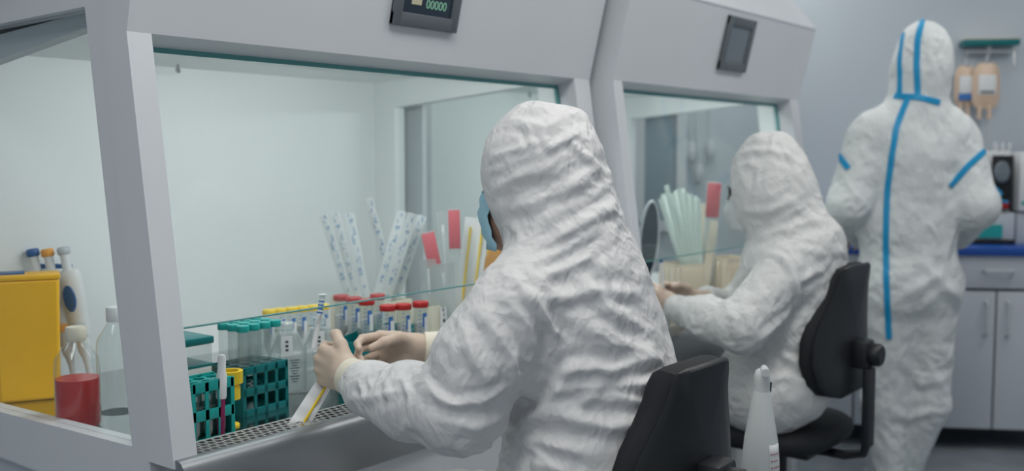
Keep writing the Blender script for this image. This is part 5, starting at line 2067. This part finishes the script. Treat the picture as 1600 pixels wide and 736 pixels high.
# oval mirror lamp and pipette by the left of the farther cabinet
q = at(1003, 400, 3.30)
t = thing('oval_mirror', 'oval dark mirror with a pale rim at the left of the farther cabinet', 'mirror', (q.x, q.y, ZS))
zc = at(1003, 375, 3.30).z - ZS
mb = MB()
ringpts = [Vector((0.040 * math.cos(a), 0.0, 0.125 * math.sin(a) + zc)) for a in [2 * PI * k / 32 for k in range(33)]]
mb.tube(ringpts, 0.0055, 8); mb.build('rim', 'trans', t)
mb = MB(); mb.lathe([(0.038, -0.002), (0.038, 0.002)], (0, 0, zc), 32, Matrix.Rotation(PI / 2, 3, 'X') @ Matrix.Diagonal((1, 3.2, 1))); mb.build('mirror_plate', 'screen', t)
mb = MB(); mb.tube([(0, 0, 0.0), (0, 0, max(0.02, zc - 0.12))], 0.006, 8); mb.lathe([(0.04, 0), (0.04, 0.006), (0.012, 0.012)], (0, 0, 0), 20); mb.build('stand', 'trans', t)
t.rotation_euler = (0, 0.10, -0.3)
q0, q1 = at(1036, 450, 3.15), at(1033, 410, 3.15)
t = thing('thin_pipette', 'thin white pipette with a dark tip held upright by the person with glasses', 'pipette', q0)
mb = MB(); mb.tube([q0, q1], 0.0048, 8); mb.build('tube_wall', 'white', t, world=True)
mb = MB(); mb.tube([q1, q1 + Vector((0, 0, 0.008))], 0.0055, 8); mb.build('tip', 'blue', t, world=True)
q = at(1048, 440, 3.66)
mb = MB(); mb.box((0, 0, 0.04), (0.08, 0.05, 0.08), 0.01)
o = mb.build('grey_box', 'trans', None); o.location = (q.x - .03, q.y, ZS); tag(o, 'small grey box behind the thin pipette in the farther cabinet', 'box')

# ================================================================== BACK OF THE ROOM
def a_of(u, tt=4.6):
    p_ = at(u, 300, tt)
    return (Vector((p_.x, p_.y, 0)) - WC).dot(WD)


def on_wall(u, v, b=0.0):
    """pixel on the plane b in front of the far wall -> (a, z)"""
    d = ray(u, v)
    p0 = WC + WN * b
    s_ = (p0 - CAM).dot(WN) / d.dot(WN)
    p_ = CAM + d * s_
    return (Vector((p_.x, p_.y, 0)) - WC).dot(WD), p_.z


DB = 0.60       # counter depth
zc_top = on_wall(1550, 387, DB)[1]
zc_dr0 = on_wall(1550, 453, DB)[1]
zc_bot = on_wall(1550, 671, DB)[1]
aL = on_wall(1478, 500, DB)[0]
aM = on_wall(1556, 500, DB)[0]
uw = 2 * 0.001
unit = aM - on_wall(1450, 500, DB)[0]
aS = [aM - 2 * 0.42 - 0.84, aM - 0.42, aM + 0.42]


def base_unit(a0, a1, label):
    c = wall_pt((a0 + a1) / 2, DB / 2, 0)
    t = thing('base_cabinet', label, 'cabinet', c, WROT)
    w_ = a1 - a0
    yf = -DB / 2          # local: x along wall, -y out from wall
    mb = MB(); mb.box((0, 0.01, (zc_bot + zc_top - 0.037) / 2), (w_ - 0.004, DB - 0.03, zc_top - 0.037 - zc_bot))
    mb.build('carcass', 'gap', t)
    mb = MB(); mb.box((0, yf + 0.009, (zc_dr0 + zc_top - 0.035) / 2 + 0.003), (w_ - 0.008, 0.018, zc_top - 0.04 - zc_dr0), 0.002)
    dr = mb.build('drawer', 'counter', t)
    zh = (zc_dr0 + zc_top) / 2 - 0.008
    mb = MB(); mb.tube([(-0.06, yf, zh), (-0.055, yf - 0.03, zh), (0.055, yf - 0.03, zh), (0.06, yf, zh)], 0.007, 8)
    mb.build('handle', 'trans', dr)
    for sg in (-1, 1):
        mb = MB(); mb.box((sg * w_ / 4, yf + 0.009, (zc_bot + zc_dr0) / 2 - 0.003), (w_ / 2 - 0.008, 0.018, zc_dr0 - zc_bot - 0.008), 0.002)
        d_ = mb.build('door', 'counter', t)
        xh = sg * 0.045
        z1_, z0_ = zc_dr0 - 0.05, zc_dr0 - 0.20
        mb = MB(); mb.tube([(xh, yf, z0_), (xh, yf - 0.03, z0_ + 0.006), (xh, yf - 0.03, z1_ - 0.006), (xh, yf, z1_)], 0.007, 8)
        mb.build('handle', 'trans', d_)
        mb = MB(); mb.tube([(sg * (w_ / 2 - 0.06), yf + 0.08, 0.0), (sg * (w_ / 2 - 0.06), yf + 0.08, zc_bot + 0.005)], 0.02, 12)
        mb.build('leg', 'chrome', t)
    return t


base_unit(aM - 0.42, aM + 0.42, 'grey base cabinet with drawer over two doors, under the centrifuge')
base_unit(aM - 0.76, aM - 0.43, 'grey base cabinet hidden mostly behind the standing person')
mb = MB(); wall_box(mb, aM - 0.78, aM + 0.9, 0.004, DB + 0.02, zc_top - 0.035, zc_top, 0.003)
o = mb.build('worktop', 'counter_blue'); recenter(o)
tag(o, 'long blue edged worktop lying on the grey base cabinets', 'worktop')


def wall_thing(name, label, cat, a0, a1, b0, b1, z0):
    return thing(name, label, cat, wall_pt((a0 + a1) / 2, (b0 + b1) / 2, z0), WROT)


# centrifuge-like machine with a dark opening
bm_ = 0.42
a0, z1 = on_wall(1505, 236, bm_)
a1, z0 = on_wall(1585, 385, bm_)
ztray = on_wall(1550, 332, bm_)[1]
t = wall_thing('blood_processor', 'white bench machine with a dark open bay and blue tubing', 'machine', a0, a1, 0.08, bm_, zc_top)
w_ = a1 - a0
yf = -(bm_ - 0.08) / 2
mb = MB(); mb.box((0, 0, (ztray - zc_top) / 2), (w_, bm_ - 0.08, ztray - zc_top), 0.01); mb.build('base', 'trans', t)
mb = MB(); mb.box((0, 0.02, (ztray - zc_top + z1 - zc_top) / 2), (w_ * 0.94, bm_ - 0.14, z1 - ztray), 0.012); mb.build('housing', 'white', t)
b0_, zt_ = on_wall(1553, 243, bm_)
b1_, zl_ = on_wall(1581, 328, bm_)
xm_ = (b0_ + b1_) / 2 - (a0 + a1) / 2
mb = MB(); mb.box((xm_, yf + 0.012, (zt_ + zl_) / 2 - zc_top), (b1_ - b0_, 0.03, zt_ - zl_), 0.002); op = mb.build('open_bay', 'dark', t)
mb = MB(); mb.lathe([(0.034, -0.01), (0.036, 0), (0.030, 0.012), (0.010, 0.016)], (xm_ - 0.008, yf - 0.01, zt_ - zc_top - 0.075), 20, Matrix.Rotation(PI / 2, 3, 'X') @ Matrix.Diagonal((1, 1.4, 1)))
mb.build('rotor', 'screen_grey', op)
mb = MB(); mb.tube([(xm_ - 0.04, yf - 0.008, zt_ - zc_top - 0.14), (xm_ - 0.01, yf - 0.014, zt_ - zc_top - 0.17), (xm_ - 0.02, yf - 0.014, zt_ - zc_top - 0.20), (xm_ + 0.02, yf - 0.012, zt_ - zc_top - 0.21)], 0.007, 8)
mb.build('tubing', 'tape', op)
mb = MB(); mb.box((xm_, yf - 0.008, zl_ - zc_top + 0.025), (0.05, 0.01, 0.035), 0.003); mb.build('clamp', 'red', op)
mb = MB(); mb.box((0, yf - 0.006, 0.012), (w_ * 0.98, 0.012, 0.022), 0.002); mb.build('foot_strip', 'black', t)
gx = (on_wall(1547, 360, bm_)[0]) - (a0 + a1) / 2
gz = on_wall(1547, 361, bm_)[1] - zc_top
mb = MB(); mb.prism([(gx - 0.055, gz - 0.03), (gx + 0.05, gz - 0.03), (gx + 0.05, gz + 0.03), (gx - 0.03, gz + 0.03)], 1, yf - 0.012, yf + 0.002); mb.build('teal_panel', 'teal2', t)
# second box right of it
a0, z1 = on_wall(1586, 236, bm_ - 0.02)
t = wall_thing('bench_box', 'white bench box with a teal stripe at the right edge of the picture', 'machine', a0 + 0.012, a0 + 0.292, 0.08, bm_, zc_top)
mb = MB(); mb.box((0.0, -0.03, (z1 + ztray) / 2 - zc_top), (0.268, 0.26, z1 - ztray - 0.01), 0.01); mb.build('housing', 'white', t)
mb = MB(); mb.box((0.0, -0.02, (ztray - zc_top) / 2 - 0.001), (0.262, 0.24, ztray - zc_top), 0.004); mb.build('pedestal', 'trans', t)
mb = MB(); mb.box((-0.03, -0.162, on_wall(1595, 317, bm_)[1] - zc_top), (0.18, 0.006, 0.016), 0.001); mb.build('stripe', 'teal2', t)
# small jars on machine top
for k, u in enumerate((1556, 1566, 1577)):
    a_2, z_2 = on_wall(u, 236, 0.30)
    mb = MB(); mb.lathe([(0.011, 0), (0.012, 0.004), (0.012, 0.03), (0.007, 0.036), (0.008, 0.048)], (0, 0, 0), 14)
    o = mb.build('small_vial', 'trans', None)
    o.location = wall_pt(a_2, 0.30, on_wall(1560, 236, bm_)[1])
    tag(o, 'small grey vial on top of the bench machine, %s of three' % ['left', 'middle', 'right'][k], 'vial', 'vials on the bench machine')

# left end of counter: white box and teal item between the people
a0, z1 = on_wall(1300, 349, 0.45); a1 = on_wall(1336, 349, 0.45)[0]
t = wall_thing('tray_box', 'low white tray on the worktop between the two farther people', 'tray', a0, a1, 0.2, 0.45, zc_top)
mb = MB(); mb.box((0, 0, (z1 - zc_top) / 2), (a1 - a0, 0.25, z1 - zc_top), 0.006); mb.build('tray', 'white', t)
mb = MB(); mb.box((0, -0.127, (z1 - zc_top) * 0.5), ((a1 - a0) * 0.9, 0.004, 0.012)); mb.build('stripe', 'trans', t)
mb = MB(); mb.tube([(0, 0, 0), (-0.01, 0, 0.03), (-0.03, 0, 0.05), (-0.035, 0, 0.065)], [0.024, 0.022, 0.013, 0.010], 12)
o = mb.build('teal_bulb', 'teal2', None); o.location = wall_pt(on_wall(1303, 345, 0.35)[0], 0.35, z1); tag(o, 'teal rubber bulb lying on the low white tray', 'bulb')

# wall rack with hooks and bags
a0, z1 = on_wall(1503, 68, 0.05); a1 = on_wall(1589, 68, 0.05)[0]
t = wall_thing('hook_rail', 'green wall rail with hooks above the bench machine', 'rail', a0, a1, 0.0, 0.10, z1)
w_ = a1 - a0
mb = MB(); mb.box((0, 0.0, 0), (w_, 0.10, 0.030), 0.004); mb.build('rail', 'teal', t)
mb = MB(); mb.box((0, -0.001, 0.018), (w_ * 0.98, 0.098, 0.006), 0.001); mb.build('rail_top', 'cream', t)
mb = MB(); mb.tube([(-w_ / 2 + 0.02, 0.0, -0.04), (w_ / 2 - 0.01, 0.0, -0.04)], 0.006, 8)
mb.tube([(0, 0, -0.04), (0, 0, 0)], 0.010, 8)
mb.build('rod', 'white', t)
for x in (-w_ / 2 + 0.02, -0.0, w_ / 2 - 0.01):
    mb = MB(); mb.tube([(x, 0, -0.035), (x, -0.005, -0.10), (x + 0.012, -0.012, -0.115)], 0.004, 8); mb.build('hook', 'chrome', t)


def bag(label, u0, u1, v0, v1, b, group, lbl):
    aa, zt2 = on_wall(u0, v0, b); ab, zb2 = on_wall(u1, v1, b)
    w_ = ab - aa; h_ = zt2 - zb2
    t = wall_thing('fluid_bag', label, 'bag', aa, ab, b, b, zb2)
    t['group'] = group
    mb = MB()
    K = 16
    for j in range(K + 1):
        pass
    vs, fs_ = [], []
    N_ = 24
    lay = [(0.86, -0.004), (1.0, 0.0), (0.86, 0.004), (0.6, 0.016), (0.3, 0.022), (0.05, 0.024)]
    out_ = []
    for k in range(N_):
        a = 2 * PI * k / N_
        c_, s_ = math.cos(a), math.sin(a)
        x = math.copysign(abs(c_) ** 0.45, c_) * w_ / 2
        z = math.copysign(abs(s_) ** 0.5, s_) * h_ / 2
        if s_ > 0:
            x *= 1 - 0.25 * abs(s_) ** 3
        out_.append((x, z))
    full = [(0.05, 0.024), (0.3, 0.022), (0.6, 0.016), (0.86, 0.006), (1.0, 0.0), (0.86, -0.006), (0.6, -0.016), (0.3, -0.022), (0.05, -0.024)]
    for s_, y in full:
        for x, z in out_:
            vs.append(Vector((x * s_, y, h_ / 2 + z * s_)))
    for i in range(len(full) - 1):
        for k in range(N_):
            k2 = (k + 1) % N_
            fs_.append((i * N_ + k, i * N_ + k2, (i + 1) * N_ + k2, (i + 1) * N_ + k))
    fs_.append(tuple(reversed(range(N_)))); fs_.append(tuple(range((len(full) - 1) * N_, len(full) * N_)))
    mb.add(vs, fs_); mb.build('bag_body', 'bag', t)
    mb = MB(); mb.box((0, -0.020, h_ * 0.52), (w_ * 0.62, 0.010, h_ * 0.42), 0.001); lb_ = mb.build('label', 'label', t)
    if lbl:
        mb = MB(); mb.box((0, -0.021, h_ * 0.22), (w_ * 0.66, 0.010, h_ * 0.16), 0.001); mb.build('blue_band', 'blueink', t)
    else:
        mb = MB(); mb.box((0, -0.0255, h_ * 0.36), (w_ * 0.5, 0.001, h_ * 0.05)); mb.build('print', 'bezel', lb_)
    mb = MB()
    for sx in (-0.2, 0.15):
        mb.tube([(sx * w_, 0, 0.02), (sx * w_, 0, -0.05)], 0.010, 8)
    mb.build('port', 'bag', t)
    mb = MB(); mb.tube([(0, 0, h_ * 0.97), (0, 0, h_ + 0.035)], 0.005, 8); mb.build('loop', 'trans', t)
    mb = MB(); mb.tube([(0.15 * w_, 0, -0.05), (0.2 * w_, 0, -0.12), (0.1 * w_, 0.01, -0.22), (0.3 * w_, 0.01, -0.30)], 0.004, 8); mb.build('drip_line', 'trans', t)
    return t


bag('tan fluid bag with a blue band, left of two hanging from the green rail', 1492, 1524, 102, 166, 0.06, 'fluid bags', True)
bag('tan fluid bag with plain white label, right of two hanging from the green rail', 1520, 1561, 98, 170, 0.09, 'fluid bags', False)

# door far behind, seen through the glass; hanging lines
a0, z1 = on_wall(1008, 178, 0.0); a1, z0 = on_wall(1056, 345, 0.0)
mb = MB(); wall_box(mb, a0, a1, 0.0, 0.02, z0, z1, 0.003)
o = mb.build('window_1', 'gap', None); struct(o)
fr = MB(); wall_box(fr, a0 - 0.05, a0, 0.0, 0.05, z0, z1 + 0.05); wall_box(fr, a1, a1 + 0.05, 0.0, 0.05, z0, z1 + 0.05); wall_box(fr, a0, a1, 0.0, 0.05, z1, z1 + 0.05); wall_box(fr, a0, a1, 0.0, 0.05, z0 - 0.05, z0)
struct(fr.build('trim_1', 'cab', None))
o.data.materials[0] = mat('blue_grey_blind', (0.22, 0.30, 0.36), 0.6, bump=(40, 0.2, 0.002))
for k, (u0, u1, vb) in enumerate(((1062, 1080, 228), (1078, 1092, 262), (1100, 1110, 224))):
    aa, za = on_wall(u0, 60, 0.03); ab, zb2 = on_wall(u1, vb, 0.03)
    p0, p1 = wall_pt(aa, 0.03, za), wall_pt(ab, 0.03, zb2)
    t = thing('hanging_line', 'thin grey line with a grip hanging on the wall, %s of three' % ['left', 'middle', 'right'][k], 'cable', p1, 0, 'lines hanging on the far wall')
    mb = MB(); mb.tube([p0, (p0 + p1) / 2 + Vector((0.01, 0.0, -0.01)), p1], 0.005, 6); mb.build('line', 'trans', t, world=True)
    mb = MB(); mb.tube([p1 + Vector((0, 0, 0.02)), p1 - Vector((0, 0, 0.02)), p1 - Vector((0, 0, 0.06)), p1 - Vector((0, 0, 0.08))], [0.012, 0.026, 0.024, 0.012], 10); mb.build('grip', 'counter', t, world=True)

# small red and green tap on the end of the farther cabinet
q = at(1262, 268, 3.95)
t = thing('gas_tap', 'small tap with green stem and red knob at the end of the farther cabinet', 'tap', q)
mb = MB(); mb.tube([(-0.045, 0, -0.02), (0, 0, -0.02), (0, 0, 0.0)], 0.007, 8); mb.build('pipe', 'chrome', t)
mb = MB(); mb.lathe([(0.012, -0.01), (0.015, 0.0), (0.012, 0.010)], (0, 0, 0), 14); mb.build('knob', 'red', t)
mb = MB(); mb.tube([(0, 0, 0.005), (-0.004, 0, 0.04)], 0.005, 8); mb.build('stem', mat('green_stem', (0.12, 0.22, 0.06), 0.5), t)
mb = MB(); mb.tube([(1.339, -0.0, 1.0), (1.345, -0.0, 1.0)], 0.001, 4)
mb = MB(); mb.lathe([(0.008, -0.004), (0.008, 0.006)], (1.34, 0.12, 1.745), 12, Matrix.Rotation(PI / 2, 3, 'Y')); mb.build('screw', 'bezel', cab2)

# ================================================================== SPRAY BOTTLE ON A SMALL TROLLEY
tb = 2.15
cx = at(1188, 736, tb)
ztop = at(1188, 568, tb).z
zb0 = at(1188, 790, tb).z
t = thing('spray_bottle', 'white spray bottle standing in front between the two office chairs', 'bottle', (cx.x, cx.y, zb0))
Hh = ztop - zb0
mb = MB()
s1 = tb / FPX
prof = [(28 * s1, 0.0), (30 * s1, 0.01), (29 * s1, (790 - 715) * s1), (26 * s1, (790 - 680) * s1), (21 * s1, (790 - 650) * s1), (17 * s1, (790 - 625) * s1), (14 * s1, (790 - 608) * s1), (13 * s1, (790 - 604) * s1)]
mb.lathe(prof, (0, 0, 0), 32); mb.build('bottle_body', 'spray', t, 60)
mb = MB(); mb.lathe([(12.5 * s1, (790 - 606) * s1), (12.5 * s1, (790 - 588) * s1), (13 * s1, (790 - 580) * s1), (10 * s1, (790 - 571) * s1), (5 * s1, (790 - 568) * s1)], (0, 0, 0), 24)
mb.tube([(0, 0, Hh - 0.012), tuple(Vector((R.x, R.y, 0)) * 0.004 + Vector((0, 0, Hh - 0.012))), tuple(-F * 0.03 + Vector((0, 0, Hh - 0.014)))], 0.009, 10)
mb.build('cap', 'spray', t, 60)
mb = MB()
pR = Vector((R.x, R.y, 0)) * (13 * s1)
mb.tube([pR + Vector((0, 0, (790 - 606) * s1)), pR * 1.05 + Vector((0, 0, (790 - 590) * s1))], 0.0028, 8)
mb.build('trigger', 'black', t)
# label: a patch wrapped on the body facing the photographer's right
base_a = math.atan2(-F.y, -F.x)
vs, fs_ = [], []
NN = 10
for j in range(7):
    z = (790 - 760 + j * 12.5) * s1
    rr = np.interp(z, [p[1] for p in prof], [p[0] for p in prof]) + 0.0008
    for k in range(NN + 1):
        a = base_a + 0.25 + 0.95 * k / NN
        vs.append(Vector((rr * math.cos(a), rr * math.sin(a), z)))
for j in range(6):
    for k in range(NN):
        q_ = j * (NN + 1) + k
        fs_.append((q_, q_ + 1, q_ + NN + 2, q_ + NN + 1))
mb = MB(); mb.add(vs, fs_); lb = mb.build('label', 'label', t)
sm = lb.modifiers.new('s', 'SOLIDIFY'); sm.thickness = 0.0006
mb = MB()
for k in range(6):
    z = (790 - 752 + k * 10.5) * s1
    rr = np.interp(z, [p[1] for p in prof], [p[0] for p in prof]) + 0.0016
    for m_ in range(4 if k % 2 else 3):
        a = base_a + 0.38 + 0.19 * m_
        mb.box((rr * math.cos(a), rr * math.sin(a), z), (0.0006, 0.0042, 0.0028), 0, Matrix.Rotation(a, 3, 'Z'))
mb.build('print', mat('faded_red_ink', (0.45, 0.18, 0.17), 0.6), lb)
t = thing('small_trolley', 'small white stand under the spray bottle, below the edge of the picture', 'stand', (cx.x, cx.y, 0))
mb = MB(); mb.lathe([(0.055, zb0 - 0.02), (0.06, zb0 - 0.016), (0.06, zb0 - 0.004), (0.055, zb0)], (0, 0, 0), 28); mb.build('top', 'white', t)
mb = MB(); mb.lathe([(0.014, 0.02), (0.014, zb0 - 0.018)], (0, 0, 0), 16); mb.build('post', 'chrome', t)
mb = MB(); mb.lathe([(0.12, 0.0), (0.12, 0.012), (0.03, 0.024)], (0, 0, 0), 28); mb.build('foot', 'white', t)
